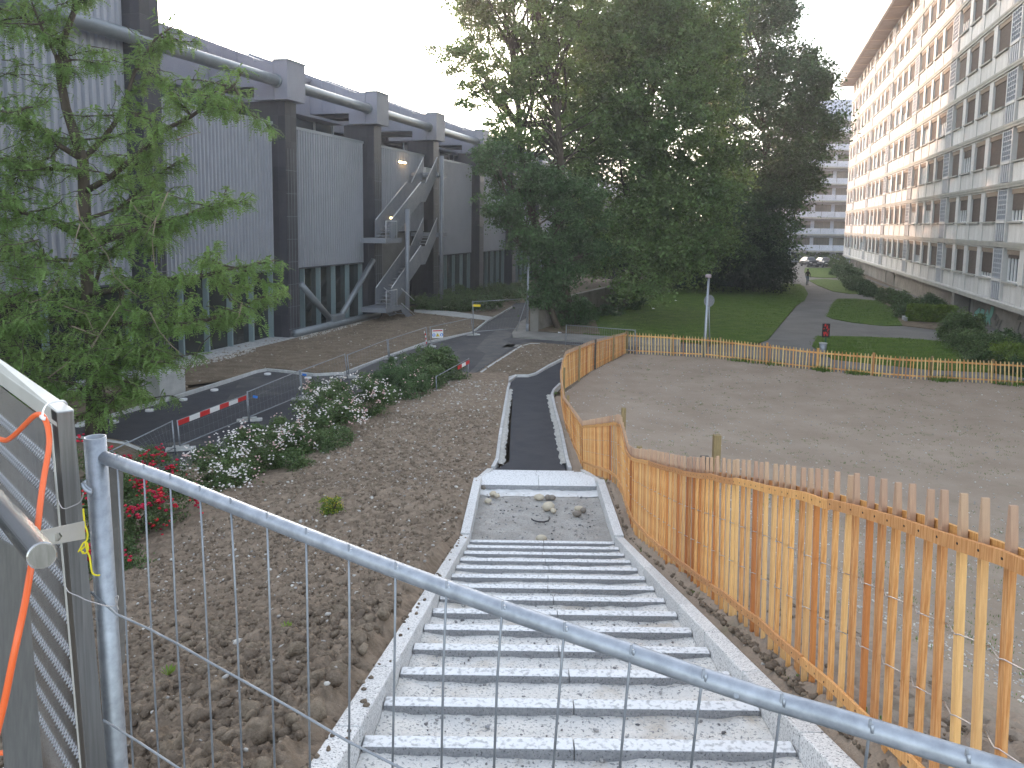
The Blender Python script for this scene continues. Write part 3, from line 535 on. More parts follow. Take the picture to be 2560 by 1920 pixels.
for sidepts, lab in (([(p[0]+.12, p[1]) for p in pkl[:4]], 'crumbled white concrete haunch along the left kerb of the footpath'), ([(p[0]-.12, p[1]) for p in pkr[:4]], 'crumbled white concrete haunch along the right kerb of the footpath')):
    Ys = np.linspace(sidepts[0][1]-.3, sidepts[-1][1], 60); xs = np.interp(Ys, [p[1] for p in sidepts], [p[0] for p in sidepts]); t = MB(); vs = []; sg = 1 if 'left' in lab else -1
    for i, (x, Y) in enumerate(zip(xs, Ys)): 
        w = .05+random.random()*.07; vs += [(x-sg*.05, Y, float(ZS(Y))+.0), (x-sg*.05, Y, float(ZS(Y))+.05), (x+sg*w*.5, Y, float(ZS(Y))+.04+random.uniform(-.01, .01)), (x+sg*w, Y, float(ZS(Y))+.0)]
    t.add(vs, [(4*i+j, 4*i+j+1, 4*i+5+j, 4*i+4+j) for i in range(59) for j in range(3)]); tag(part('concrete_haunch', t, 'haunch'), lab, 'concrete', kind='stuff')
def flatkerb(lab, pts, z=.11, w=.1, L=1.):
    kp = thing('kerb', lab, 'kerb', group='road kerbs'); kerbrun([(*G(x, y, z)[:2], z) for x, y in pts], kp, w, .2, 'granite_far', bev=0, L=L)
flatkerb('long straight kerb on the building side of the road, nearest part', [(195, 1057), (305, 1028), (449, 985), (580, 945), (640, 926), (666, 921)])
flatkerb('kerb curving in front of the soil bed where the road widens', [(666, 921), (712, 925), (785, 934), (860, 930), (970, 888), (1068, 853), (1181, 829), (1219, 800)])
flatkerb('straight kerb on the island side of the road junction', [(1155, 963), (1226, 913), (1303, 864), (1328, 858), (1350, 858)], .11, .09)
flatkerb('thin kerb climbing the far road beside the ground cover', [(1219, 800), (1250, 784), (1280, 766)], .11, .08)
flatkerb('kerb angle round the planting bed in the near corner of the road', [(193, 1090), (267, 1099), (312, 1106), (388, 1137), (348, 1154)], .11, .08)
for i, (x, y) in enumerate(((285, 1053.5), (374, 1025), (458, 998), (536, 974), (669, 934), (770, 944), (308, 1106), (200, 1062))):
    p = G(x, y, .05); t = MB(); t.tube([(0, 0, -.04), (0, 0, .035), (0, 0, .04)], [.13, .13, .12], 18)
    o = part('survey_disc', t, 'plastic'); o.location = (float(p[0]), float(p[1]), .03)
    tag(o, ['white round disc beside the road kerb, next to the leaning tree trunk', 'white round disc at the road kerb, in front of the concrete block', 'white round disc at the kerb just beyond the concrete block', 'white round disc on the straight road kerb, farthest before the kerb bends', 'white round disc on the bend of the kerb below the soil bed', 'white round disc near the blue tag where the kerb swings back', 'white round disc on the kerb angle of the near planting bed', 'white round disc at the left end of the road kerb behind the steel railing'][i], 'disc', 'white discs along the kerbs')
# ================================================================ picket fences
_pk = {}
def picket_mesh(h, w, th, m, name='picket'):
    key = (round(h, 2), w, m)
    if key not in _pk:
        t = MB(); c = .10 if h > .9 else .06; a = w*.32
        prof = [(-w/2, 0), (w/2, 0), (w/2, h-c), (a/1.6, h), (-a/1.6, h), (-w/2, h-c)]
        vs = [(x, -th/2, z) for x, z in prof]+[(x, th/2, z) for x, z in prof]
        t.add(vs, [(0, 1, 2, 3, 4, 5), (11, 10, 9, 8, 7, 6)]+[(i, 6+i, 6+(i+1) % 6, (i+1) % 6) for i in range(6)]); _pk[key] = t.mesh(name, M[m])
    return _pk[key]
def along(Pl, s):
    d = [0]
    for a, b_ in zip(Pl[:-1], Pl[1:]): d.append(d[-1]+float(np.linalg.norm((np.array(b_)-np.array(a))[:2])))
    return d
def picket_fence(root, B, Tp, pitch, w, th, m, railm, rails, start=0, jit=.02, greytop=0, wires=(), nmax=300):
    B = [np.array(p) for p in B]; Tp = [np.array(p) for p in Tp]; D = along(B, 0); L = D[-1]; n = int(L/pitch); pos = []
    def at(s): 
        f = [float(np.interp(s, D, [p[k] for p in B])) for k in range(3)]; t = [float(np.interp(s, D, [p[k] for p in Tp])) for k in range(3)]; return np.array(f), np.array(t)
    rest = MB()
    for i in range(n):
        s = (i+.5)*pitch+random.uniform(-1, 1)*pitch*.12; f, t = at(s); f2, t2 = at(min(s+.05, L)); d = f2-f if np.linalg.norm(f2-f) > 1e-6 else f-at(s-.05)[0]; ang = math.atan2(d[1], d[0])
        ax = t-f; h = float(np.linalg.norm(ax)); hq = round(h*20)/20; pos.append((f, t))
        up = Vector(ax/h); xx = Vector((cos(ang), sin(ang), 0)); xx = (xx-up*xx.dot(up)).normalized(); yy = up.cross(xx)
        R_ = Matrix((xx, yy, up)).transposed().to_4x4(); rr = Matrix.Rotation(random.gauss(0, jit*.6), 4, 'Y') @ Matrix.Rotation(random.gauss(0, .08), 4, 'Z')
        if i < nmax:
            o = link('picket', picket_mesh(hq, w, th, m if isinstance(m, str) else random.choice(m)), root); o.matrix_world = Matrix.Translation(Vector(f-np.array([0, 0, .02]))) @ R_ @ rr @ Matrix.Scale(h/hq, 4)
        else:
            rest.beam(f, t-(t-f)*.05, w, th, (0, 1, 0))
    if rest.n: o = part('pickets', rest, 'wood_far' if not isinstance(m, str) else m, root); o['kind'] = 'stuff'
    nl_ = MB()
    if wires:
        for f, t in pos[:90]:
            up = (t-f)/np.linalg.norm(t-f); i_ = [k for k in range(len(pos)) if pos[k][0] is f][0]; d = pos[min(i_+1, len(pos)-1)][0]-pos[max(i_-1, 0)][0]; d /= np.linalg.norm(d); nr = np.cross(d, up); nr /= np.linalg.norm(nr)
            for hf in (.86, .17): c = f+(t-f)*hf-nr*.0305; nl_.tube([c, c-nr*.0015], .0045, 6)
        o = part('nails', nl_, 'blk', root); o['kind'] = 'stuff'
    # rails: (height fraction, front offset, section) lengths between breaks
    for hf, off, w2, t2, seg in rails:
        k = max(1, round(L/seg)); 
        for j in range(k):
            s0, s1 = L*j/k, L*(j+1)/k; m2 = 5; tb = MB(); vs = []
            for q_ in range(m2+1):
                s = s0+(s1-s0)*q_/m2; f, t = at(s); f2, _ = at(min(s+.1, L)); f1, _ = at(max(s-.1, 0)); d = (f2-f1); d /= np.linalg.norm(d)+1e-9; up = (t-f)/np.linalg.norm(t-f); nr = np.cross(d, up); nr /= np.linalg.norm(nr)+1e-9
                hh = hf if isinstance(hf, float) else hf(s/L); c = f+(t-f)*hh+nr*off+up*random.uniform(-.008, .008)
                vs += [c-up*w2/2-nr*t2/2, c+up*w2/2-nr*t2/2, c+up*w2/2+nr*t2/2, c-up*w2/2+nr*t2/2]
            fs = [(4*a+c_, 4*a+(c_+1) % 4, 4*a+4+(c_+1) % 4, 4*a+4+c_) for a in range(m2) for c_ in range(4)]+[(3, 2, 1, 0), (4*m2, 4*m2+1, 4*m2+2, 4*m2+3)]
            tb.add(vs, fs); part('rail', tb, railm(s0/L) if callable(railm) else railm, root)
    for hf in wires:
        pts = []
        for i, (f, t) in enumerate(pos):
            f2 = pos[min(i+1, len(pos)-1)][0]; f1 = pos[max(i-1, 0)][0]; d = f2-f1; d /= np.linalg.norm(d)+1e-9; up = (t-f)/np.linalg.norm(t-f); nr = np.cross(d, up); nr /= np.linalg.norm(nr)+1e-9; sg = 1 if i % 2 else -1
            c = f+(t-f)*hf; pts += [c+nr*sg*(th/2+.004)-d*w*.45, c+nr*sg*(th/2+.006)+d*w*.45-np.array([0, 0, .006])]
        part('fence_wire', MB().tube(pts, .0026, 5), 'wire', root, sm=True)
    return at, L
nf = thing('picket_fence', 'long new orange chestnut picket fence winding down beside the granite steps', 'fence')
greyr = lambda u: 'wood'
at_near, Ln = picket_fence(nf, NB, NT, .128, .027, .022, ('wood_tip', 'wood_tip', 'wood_tip', 'wood_pale_tip', 'wood_pale_tip', 'wood_red_tip'), 'wood', [(.86, -.022, .047, .016, 1.75), (.17, -.022, .05, .016, 2.1), (.875, .022, .045, .014, 2.2)], wires=(.62, .40))
def near_at(i, t=0): return NB[i]*(1-t)+NB[min(i+1, len(NB)-1)]*t
for i, t in ((4, .6), (7, .1), (9, .9), (12, 0), (14, .0), (16, .2), (18, .4), (19, .15), (20, .2), (21, 0)):
    p = near_at(i, t); hh = float(np.linalg.norm(NT[i]-NB[i]))*.98; part('fence_post', MB().box(p[0]+.03, p[0]+.10, p[1]+.02, p[1]+.09, p[2]-.1, p[2]+hh), 'dark_wood' if i in (4, 12, 19) else 'post_wood', nf)
ff = thing('picket_fence', 'far straight picket fence of yellow and orange pickets closing off the bare field', 'fence')
at_far, Lf = picket_fence(ff, FB, FT, .14, .042, .03, ('wood_far', 'wood_far2', 'wood_far2', 'wood_far2'), 'wood', [(.82, -.03, .07, .02, 2.6), (.12, -.03, .06, .02, 2.6)])
for s in np.linspace(0, Lf, 9):
    f, t = at_far(s); part('fence_post', MB().box(f[0]-.04, f[0]+.04, f[1]+.03, f[1]+.11, f[2]-.1, t[2]+.03), 'wood_far' if int(s*3) % 2 else 'post_wood', ff)
pp = AY(1793, 1087, 12.); tag(part('wooden_stake', MB().box(pp[0]-.055, pp[0]+.055, pp[1]-.055, pp[1]+.055, float(ZF(pp[0], 12.))-.1, pp[2]), 'post_wood', bev=.006), 'square brown wooden stake standing in the bare field behind the picket fence', 'stake')
_z = float(ZF(pp[0], 12.))

# ================================================================ temporary mobile fence panels round the road
def mobile_panel(label, lt, lb, rt_, rb, extra=None, zg=0.03, group='low mobile fence panels along the road', wires=True, D=None):
    """corner pixels; the panel stands on the road"""
    A = G(*lb, .12); B_ = G(*rb, .12); At = AY(*lt, A[1]); Bt = AY(*rt_, B_[1]); t = thing('mobile_fence', label, 'mobile fence', ((A[0]+B_[0])/2, (A[1]+B_[1])/2, 0), group); o0 = np.array(t.location)
    A, B_, At, Bt = (q-o0 for q in (A, B_, At, Bt)); r = .017
    f = MB(); f.tube([A-np.array([0, 0, .1]), At], r*1.2, 8); part('frame_post', f, 'galv_dull', t, sm=True); f = MB(); f.tube([B_-np.array([0, 0, .1]), Bt], r*1.2, 8); part('frame_post', f, 'galv_dull', t, sm=True)
    part('top_tube', MB().tube([At*.97+A*.03, Bt*.97+B_*.03], r, 8), 'galv_dull', t, sm=True); part('bottom_tube', MB().tube([A+(At-A)*.06, B_+(Bt-B_)*.06], r, 8), 'galv_dull', t, sm=True)
    w = MB(); n = 15
    for i in range(1, n):
        u = i/n; w.tube([A+(B_-A)*u+(At-A)*.06, At+(Bt-At)*u-(At-A)*.03], .0013, 4, False)
    for v in (.4, .72): w.tube([A+(At-A)*v, B_+(Bt-B_)*v], .0013, 4, False)
    part('mesh_wires', w, 'galv_dull', t); return t, o0+A, o0+B_, o0+At, o0+Bt
PN = [('mobile fence panel seen through the thorny corner above the red roses', (273, 1127), (366, 1160), (430, 1051), (438, 1123)), ('mobile fence panel carrying the long red and white barrier board', (443, 1050), (451, 1117), (616, 985), (622, 1047)),
      ('mobile fence panel right of the barrier board, above the white roses', (618, 978), (624, 1046), (748, 925), (755, 992)), ('mobile fence panel on the bend of the road kerb', (751, 925), (757, 992), (862, 884), (869, 940)),
      ('mobile fence panel ending at the striped tape post', (868, 886), (873, 938), (967, 848), (972, 894)), ('mobile fence panel hung with tape, before the warning sign', (970, 848), (975, 893), (1065, 817), (1069, 864)),
      ('mobile fence panel with the white warning sign', (1075, 816), (1078, 862), (1178, 794), (1183, 834))]
PR = [mobile_panel(l, a, b_, c, d) for l, a, b_, c, d in PN]
# the bar between the road and the ground cover, and the panel behind the field corner
t, *_ = mobile_panel('tall mobile fence panel lying open across the far road by the ground cover', (1182, 752), (1184, 834), (1318, 744), (1290, 826))
yq = AY(1191, 764, G(1184, 834)[1]-.05); part('yellow_label', MB().box(-.22, .22, -.01, .01, -.06, .06), 'yel', None).location = tuple(map(float, yq)); o = bpy.data.objects['yellow_label']; tag(o, 'small yellow label on the mobile fence panel across the far road', 'label')
t, *_ = mobile_panel('mobile fence panel with fine bars standing behind the corner of the picket fence', (1416, 811), (1414, 862), (1588, 824), (1588, 880))
w = MB()
A = G(1414, 862, .12); B_ = G(1588, 880, .12); At = AY(1416, 811, A[1]); Bt = AY(1588, 824, B_[1])
for i in range(1, 30): u = i/30; w.tube([A+(B_-A)*u-np.array(t.location), At+(Bt-At)*u-np.array(t.location)], .004, 4, False)
part('bar', w, 'galv_dull', t)['kind'] = 'stuff'
t, *_ = mobile_panel('mobile fence panel mostly hidden behind the last green shrub', (1090, 940), (1092, 985), (1172, 895), (1168, 946))
def feet(px_, label):
    p = G(*px_, .0); t = MB(); t.prism([(-.34, -.11), (.34, -.11), (.36, -.08), (.36, .08), (.34, .11), (-.34, .11), (-.36, .08), (-.36, -.08)], 0, .07); t.prism([(-.2, -.09), (.2, -.09), (.2, .09), (-.2, .09)], .071, .12)
    o = part('concrete_weight', t, 'concrete', bev=.012); o.location = (float(p[0]), float(p[1]), .015); o.rotation_euler = (0, 0, .3); tag(o, label, 'fence weight', 'concrete feet of the mobile fence')
for q_, l in (((452, 1127), 'grey concrete foot between the thorny corner panel and the barrier board panel'), ((624, 1054), 'grey concrete foot at the right end of the red and white barrier board'), ((757, 1001), 'grey concrete foot just above the pink and white rose bush'), ((871, 946), 'grey concrete foot on the bend of the kerb'), ((972, 899), 'grey concrete foot two panels before the warning sign'), ((1071, 869), 'grey concrete foot under the striped tape beside the warning sign'), ((1183, 839), 'grey concrete foot beyond the warning sign, farthest up the road')): feet(q_, l)
def board(label, p0, p1, drop0, drop1, n, Y0, Y1, first='red'):
    a = AY(*p0, Y0); b_ = AY(*p1, Y1); h0 = (AY(p0[0], p0[1]+drop0, Y0)-a); h1 = (AY(p1[0], p1[1]+drop1, Y1)-b_); t = thing('barrier_board', label, 'barrier board', a); d = (b_-a); nn = np.cross(d, (0, 0, 1)); nn = nn/np.linalg.norm(nn)*.012
    if nn[1] > 0: nn = -nn
    for i in range(n):
        u0, u1 = i/n, (i+1)/n; c = [d*u0+h0*(1-u0)+h1*u0, d*u1+h0*(1-u1)+h1*u1, d*u1, d*u0]
        part('stripe', MB().hexa([c[0]+nn, c[1]+nn, c[1]+nn*2.5, c[0]+nn*2.5, c[3]+nn, c[2]+nn, c[2]+nn*2.5, c[3]+nn*2.5]), 'red' if (i % 2 == 0) == (first == 'red') else 'white', t)
    return t
board('long red and white striped barrier board on the mobile fence above the white roses', (444, 1051), (614, 986.5), 13, 11.5, 7, G(451, 1117, .12)[1], G(622, 1047, .12)[1])
board('short red and white striped barrier board sticking out behind the last green shrub', (1143, 915), (1172, 900), 9, 8, 3, G(1092, 985, .12)[1]*.35+G(1168, 946, .12)[1]*.65, G(1168, 946, .12)[1])
# warning sign
Ys = G(1078, 862, .12)[1]*.85+G(1183, 834, .12)[1]*.15
sg = thing('warning_sign', 'white warning sign with two blue round symbols, a yellow triangle and a red header', 'sign', AY(1094, 834, Ys-.03)); sa = AY(1081, 829, Ys-.1); sb = AY(1107, 818, Ys+.05); wv = Vector(sb-sa); wv.z = 0; wid = wv.length; hgt = .42
sg.rotation_euler = (0, 0, math.atan2(wv.y, wv.x)+.12); wid = .56
part('board', MB().box(-wid/2, wid/2, -.006, .006, -hgt/2, hgt/2), 'white', sg); part('header', MB().box(-wid/2+.04, wid/2-.04, -.009, -.0065, hgt/2-.1, hgt/2-.04), 'red', sg)
def disc(r, y, cx, cz, m, name, parent, n=20, poly=None):
    pts = poly or [(cx+r*cos(2*pi*i/n), cz+r*sin(2*pi*i/n)) for i in range(n)]; t = MB(); t.add([(p[0], y, p[1]) for p in pts]+[(p[0], y+.002, p[1]) for p in pts], [tuple(range(len(pts))), tuple(range(2*len(pts)-1, len(pts)-1, -1))]+[(i, len(pts)+i, len(pts)+(i+1) % len(pts), (i+1) % len(pts)) for i in range(len(pts))]); return part(name, t, m, parent)
for cx in (-.19, .2): disc(.08, -.0095, cx, -.06, 'blue', 'symbol', sg); disc(.035, -.012, cx, -.045, 'white', 'pictogram', sg); disc(.03, -.012, cx, -.10, 'white', 'pictogram', sg, poly=[(cx-.03, -.115), (cx+.03, -.115), (cx+.022, -.08), (cx-.022, -.08)])
disc(0, -.0095, 0, 0, 'blk', 'symbol', sg, poly=[(-.1, -.14), (.1, -.14), (0, .03)]); disc(0, -.012, 0, 0, 'yel', 'symbol', sg, poly=[(-.085, -.132), (.085, -.132), (0, .013)]); disc(0, -.0145, 0, 0, 'blk', 'pictogram', sg, poly=[(-.01, -.11), (.01, -.11), (.015, -.04), (-.015, -.04)])
tp = thing('striped_tape', 'strip of red and white tape hanging on the fence post left of the warning sign', 'tape', AY(1061, 828, G(1069, 864, .12)[1]-.05))
for i, (dx, dz) in enumerate(((0, 0), (.05, -.1), (.06, -.2), (.07, -.3), (.085, -.4), (.09, -.5))): part('stripe', MB().box(dx-.02, dx+.02, -.005, .005, dz-.1, dz), 'red' if i % 2 else 'white', tp)
for (x, y), l in (((761, 937), 'blue tag tied low to the mobile fence on the bend'), ((638, 992), 'blue tag beside the right end of the long barrier board')):
    p = AY(x, y, G(755, 992)[1]-.1 if x > 700 else G(622, 1047)[1]-.1); o = part('blue_tag', MB().box(-.07, .07, -.01, .01, -.035, .035), 'blue'); o.location = tuple(map(float, p)); o.rotation_euler = (0, .2, 0); tag(o, l, 'tag', 'blue tags')
# concrete block at the foot of the first pillar
# street lamp, round sign, poles
p0 = G(1760, 893, 0); p1 = AY(1772, 694, p0[1]+.3)
t = thing('street_lamp', 'slim grey street lamp leaning a little, behind the far picket fence', 'street lamp', p0); v = p1-p0
part('lamp_pole', MB().tube([v*0, v*.3, v], [.085, .07, .05], 12), 'galv', t, sm=True); part('lamp_head', MB().tube([v+np.array([-.02, 0, .0]), v+np.array([-.02, 0, .13]), v+np.array([-.02, 0, .15])], [.13, .135, .10], 14), mat('lamp_head', (.4, .33, .36), None, .5), t, sm=True)
p0 = G(1774, 868, 0); pc = AY(1772, 752, p0[1]); t = thing('road_sign', 'round road sign seen from behind on a thin grey post', 'sign', p0); v = pc-p0
part('sign_post', MB().tube([v*0, v+np.array([0, 0, .2])], .03, 10), 'galv', t, sm=True); tb = MB(); dsc = np.array([.35, -1, 0]); dsc /= np.linalg.norm(dsc); tb.tube([v+dsc*.03, v+dsc*.045], .27, 28); part('sign_disc', tb, mat('sign_back', (.05, .06, .085), None, .5), t); tb = MB(); tb.tube([v+dsc*.028, v+dsc*.048], .295, 28); part('rim', tb, 'galv_dull', t)
p0 = G(1318, 832, 0); p1 = AY(1321, 640, p0[1]); t = thing('lamp_post', 'slim grey post at the end of the sidewalk rising into the big tree', 'post', p0); part('pole', MB().tube([p0*0, p1-p0], [.07, .05], 12), 'galv_dull', t, sm=True); part('collar', MB().tube([(0, 0, 0), (0, 0, .5)], .085, 12), 'galv_dull', t, sm=True)
# red panel and bin
p0 = G(2063, 868, 0); Yr = p0[1]; t = thing('notice_sign', 'black notice panel with ragged red patches on a green post beside the path', 'sign', p0); part('post', MB().box(-.03, .03, -.03, .03, 0, .55), 'green', t); a = AY(2055, 843, Yr)-p0; c = AY(2075, 809, Yr)-p0; part('panel', MB().box(a[0], c[0], -.04, .04, a[2], c[2]), 'blk', t)
random.seed(5); 
for i in range(16):
    x = random.uniform(a[0]+.02, c[0]-.1); z = random.uniform(a[2]+.03, c[2]-.12); w_ = random.uniform(.05, .1); h_ = random.uniform(.05, .16); disc(0, -.043-.0006*i, 0, 0, 'red', 'red_patch', t, poly=[(x, z), (x+w_, z+.02), (x+w_*.8, z+h_), (x+.02, z+h_*.8)])
p0 = G(2056, 893, 0); q_ = AY(2056, 857, p0[1])-p0; t = thing('litter_bin', 'small grey litter bin behind the far picket fence under the red panel', 'bin', p0); part('bin_body', MB().tube([(0, 0, q_[2]-.55), (0, 0, q_[2]-.03)], [.14, .17], 14), 'galv_dull', t, sm=True); part('bin_rim', MB().tube([(0, 0, q_[2]-.03), (0, 0, q_[2])], .19, 14), 'concrete', t); part('bin_post', MB().box(-.03, .03, .16, .21, 0, q_[2]), 'green', t)
# low retaining wall under the big tree
wa, wb = G(1341, 829), G(1538, 766); d = (wb-wa)/np.linalg.norm(wb-wa); nn = np.array([-d[1], d[0], 0]); hh = AY(1341, 735, wa[1])[2]
wl = thing('retaining_wall', 'grey stained concrete wall half hidden behind the foliage of the big trees', 'wall', wa)
L_ = float(np.linalg.norm(wb-wa)); k = 6
for i in range(k):
    a = d*L_*i/k+d*.008; b_ = d*L_*(i+1)/k-d*.008; part('wall_panel', MB().hexa([a, b_, b_+nn*.25, a+nn*.25]+[q+np.array([0, 0, hh*.75]) for q in (a, b_, b_+nn*.25, a+nn*.25)]), 'cwall', wl)
part('end_pier', MB().box(-.35, .1, -.1, .3, 0, hh), 'cwall', wl)
# tree stakes / grey wooden stake close to the camera
# ================================================================ left building (dark pillars, corrugated bays)
AZ = radians(16.73); BV = np.array([sin(AZ), cos(AZ), 0]); NV = np.array([BV[1], -BV[0], 0]); RZ = pi/2-AZ; QL, QR = -22.85, 13.26
lb = thing('exhibition_hall', 'long grey hall with corrugated bays, black tiled pillars and a round tube along its front', 'building', NV*QL, rz=RZ)
# local: x along the front, -y towards the road, z up
TS = [25.2, 34.7, 44.2, 53.5, 63.6, 73.2, 82.8, 92.4]
def LBX(x0, x1, y0, y1, z0, z1): return MB().box(x0, x1, y0, y1, z0, z1)
part('dark_interior', LBX(-2, 215, .9, 14, -.2, 10.4), 'dark_int', lb)  # unseen far stretch added beyond the hall end to block the low sun
_m0 = {}
def ch0(name, key, fn, m, parent, loc):
    if key not in _m0: _m0[key] = fn().mesh(name, M[m])
    return link(name, _m0[key], parent, loc)
for i, s in enumerate(TS):
    ht = 11.65 if i else 19; pl_ = part('pillar', LBX(s+.022, s+.978, -.778, 1.2, -.3, ht), 'tile', lb)
    if i < 6:
        for k in range(int((ht+.1)/1.22)+(1 if i else -3)):
            z = .0+k*1.22; h_ = min(1.21, ht-z-.01)
            if h_ < .2: continue
            for u in (0, .502):
                ch0('tile', 'tf%d' % int(h_*100), lambda: MB().box(.003, .495, 0, .02, 0, h_), 'tile_p', pl_, (s+u, -.80, z))
            for u in (-.776, -.383): ch0('tile', 'ts%d' % int(h_*100), lambda: MB().box(0, .02, .003, .388, 0, h_), 'tile_p', pl_, (s, u, z))
    if i < 6:
        gr = MB(); zt = 8.1 if i == 0 else 9.4
        for u in (.1, .36, .62, .88): gr.tube([(s+u, -.86, 0), (s+u, -.86, zt)], .012, 5, False)
        z = .5
        while z < zt: gr.tube([(s-.1, -.87, z), (s+1.02, -.87, z)], .012, 5, False); z += 1.12
        part('climbing_grille', gr, 'grille', lb)['kind'] = 'stuff'
# corrugated bays
def corrugated(s0, s1, z0, z1, pitch=.245, dep=.13, name='cladding'):
    t = MB(); n = int((s1-s0)/pitch); p = (s1-s0)/n; xs = []
    for i in range(n):
        a = s0+i*p; xs += [(a, 0), (a+p*.08, -dep), (a+p*.40, -dep), (a+p*.48, 0)]
    xs.append((s1, 0)); vs = [(x, y, z0) for x, y in xs]+[(x, y, z1) for x, y in xs]; k = len(xs); t.add(vs, [(i, i+1, k+i+1, k+i) for i in range(k-1)])
    t.box(s0, s1, .03, .85, z0, z1); return part(name, t, 'clad', lb)
bays = [(2, 25.2, 3.46, 19, .34)]+[(TS[i]+1.0, TS[i+1], 3.46, 10.55, .245) for i in range(7)]
for i, (a, b_, z0, z1, pt) in enumerate(bays):
    if i == 3: corrugated(a, b_, 5.3, z1, pt); part('service_wall', LBX(a, a+5.4, .1, .8, 0, 5.3), mat('service_wall', (.2, .195, .19), (.24, .235, .23), .8, 1), lb)
    else: corrugated(a, b_, z0, z1, pt)
    part('coping', LBX(a-.05, b_+.02, -.12, .9, z1, z1+.14), 'trim', lb)
    part('soffit_edge', LBX(a, b_, -.07, .85, z0-.08, z0-.005) if i != 3 else LBX(a, b_, -.07, .85, 5.2, 5.295), 'vent_d', lb)
    if i == 3: continue
    # glazing of the ground floor
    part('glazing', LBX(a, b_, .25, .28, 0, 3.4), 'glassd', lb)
    n = 5 if i else 12
    for k in range(n+1):
        x = a+.15+(b_-a-.3)*k/n; part('mullion', LBX(x-.045, x+.045, -.02, .24, -.05, 3.38), 'mullion', lb)
    if i >= 1:  # clerestory set back above the cladding
        part('clerestory_glass', LBX(a, b_, 2.0, 2.05, 10.5, 11.6), 'bglass', lb)
        for k in range(5): x = a+(b_-a)*k/4; part('clerestory_frame', LBX(x-.05, x+.05, 1.9, 2.0, 10.5, 11.65), 'trim', lb)
        part('eaves', LBX(a, b_, 1.2, 3.5, 11.65, 11.8), 'panel', lb)
        part('high_wall', LBX(a, b_, 2.1, 4, 9, 10.6), 'tile', lb)
# roof beams with clad heads
for i, s in enumerate(TS[1:] ):
    # head
    for (y0, y1, nm) in ((-1.15, -.42, 'beam_head'), (-.40, .70, 'beam_head')): part(nm, LBX(s-.3, s+1.3, y0, y1, 11.68, 13.5), 'panel', lb)
    part('beam_cap', LBX(s-.34, s+1.34, -1.19, -.38, 13.5, 13.58), 'trim', lb)
    pr = [(.72, 13.55, 13.75), (1.8, 12.33, 14.0), (2.9, 12.34, 14.3), (4.0, 12.35, 14.65), (5.3, 12.36, 15.0), (6.8, 12.38, 15.4), (9, 12.4, 16.0)]
    y = [.715, 1.6, 2.5, 3.4, 4.3, 5.3, 6.4, 7.6]; zt = lambda v: 13.5+(v-.2)*.36
    for a, b_ in zip(y[:-1], y[1:]):
        z0 = 12.33; t = MB(); t.hexa([(s-.25, a+.015, z0), (s+1.2, a+.015, z0), (s+1.2, b_, z0), (s-.25, b_, z0), (s-.25, a+.015, zt(a)), (s+1.2, a+.015, zt(a)), (s+1.2, b_, zt(b_)), (s-.25, b_, zt(b_))]); part('beam_panel', t, 'panel', lb)
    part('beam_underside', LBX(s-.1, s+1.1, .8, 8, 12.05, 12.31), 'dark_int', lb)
# roof sheet between the beams
for i in range(len(TS)-1):
    a, b_ = TS[i]+1.3, TS[i+1]-.3
    if i: t = MB(); t.hexa([(a, 3.2, 14.2), (b_, 3.2, 14.2), (b_, 9, 16.3), (a, 9, 16.3), (a, 3.2, 14.4), (b_, 3.2, 14.4), (b_, 9, 16.5), (a, 9, 16.5)]); part('roof', t, 'panel', lb)
    part('upper_wall', LBX(a, b_, 3.3, 3.5, 11.6, 14.25), 'panel', lb)
part('upper_wall', LBX(10, 25.2, 2, 9, 10, 19), 'panel', lb)
part('long_tube', MB().tube([(2, -.55, 12.55), (26.5, -.55, 12.55), (130, -.55, 12.55)], .27, 20), 'tube', lb, sm=True)
for s in TS[1:]: part('tube_flange', MB().tube([(s-.42, -.55, 12.55), (s-.305, -.55, 12.55)], .33, 20), 'tube', lb, sm=True)
part('low_tube', MB().tube([(34.9, -1.0, .28), (44.25, -1.0, .28)], .2, 16), 'tube', lb, sm=True)
part('brace', MB().tube([(35.7, -.9, 2.7), (38.7, -.9, .55)], .16, 14), 'tube', lb, sm=True); part('brace', MB().tube([(39.6, -.9, .5), (43.8, -.9, 3.6)], .16, 14), 'tube', lb, sm=True); part('brace_node', MB().box(38.5, 39.9, -1.12, -.7, .1, .8), 'tube', lb, bev=.05)
part('gravel_margin', LBX(12, 44.2, -1.1, .2, -.1, .09), mat('building_gravel', (.33, .33, .33), (.5, .5, .5), .95, 8, 1., 30, bdist=.04), lb)
# body and roof; the unseen far stretch is added to shade the apartment block
part('roof_body_sunblock', LBX(10, 215, 9.0, 40, 0, 15.8), 'panel', lb)
part('rear_wall', LBX(-2, 25, 9, 40, 0, 19), 'panel', lb)
# lit wall lamps
def lamp(loc, label, w=.6, parent=None):
    t = thing('wall_lamp', label, 'lamp', NV*QL+BV*loc[0]-NV*0+NV*(-loc[1])+np.array([0, 0, loc[2]]), 'lit wall lamps on the hall', rz=RZ)
    part('lamp_body', MB().box(-w/2-.05, w/2+.05, .0, .06, -.08, .1), 'trim', t); part('lamp_tube', MB().box(-w/2, w/2, -.07, -.002, -.05, .05), 'lamp_on', t, bev=.02); return t
lamp((49.6, -.16, 10.0-.15), 'long lit warm lamp high on the corrugated wall above the outside staircase', 1.1)
lamp((45.9, -1.15, 6.15), 'short lit warm lamp at the first landing of the outside staircase', .55)
tag(part('concrete_block', MB().box(0, 1.25, 0, 1.0, 0, .78), 'concrete', bev=.01), 'pale grey concrete block at the foot of the first black pillar', 'concrete block'); cb = bpy.data.objects['concrete_block']; cb.location = tuple(G(400, 998)*[1, 1, 0]-[.0, 0, 0]); cb.rotation_euler = (0, 0, RZ)
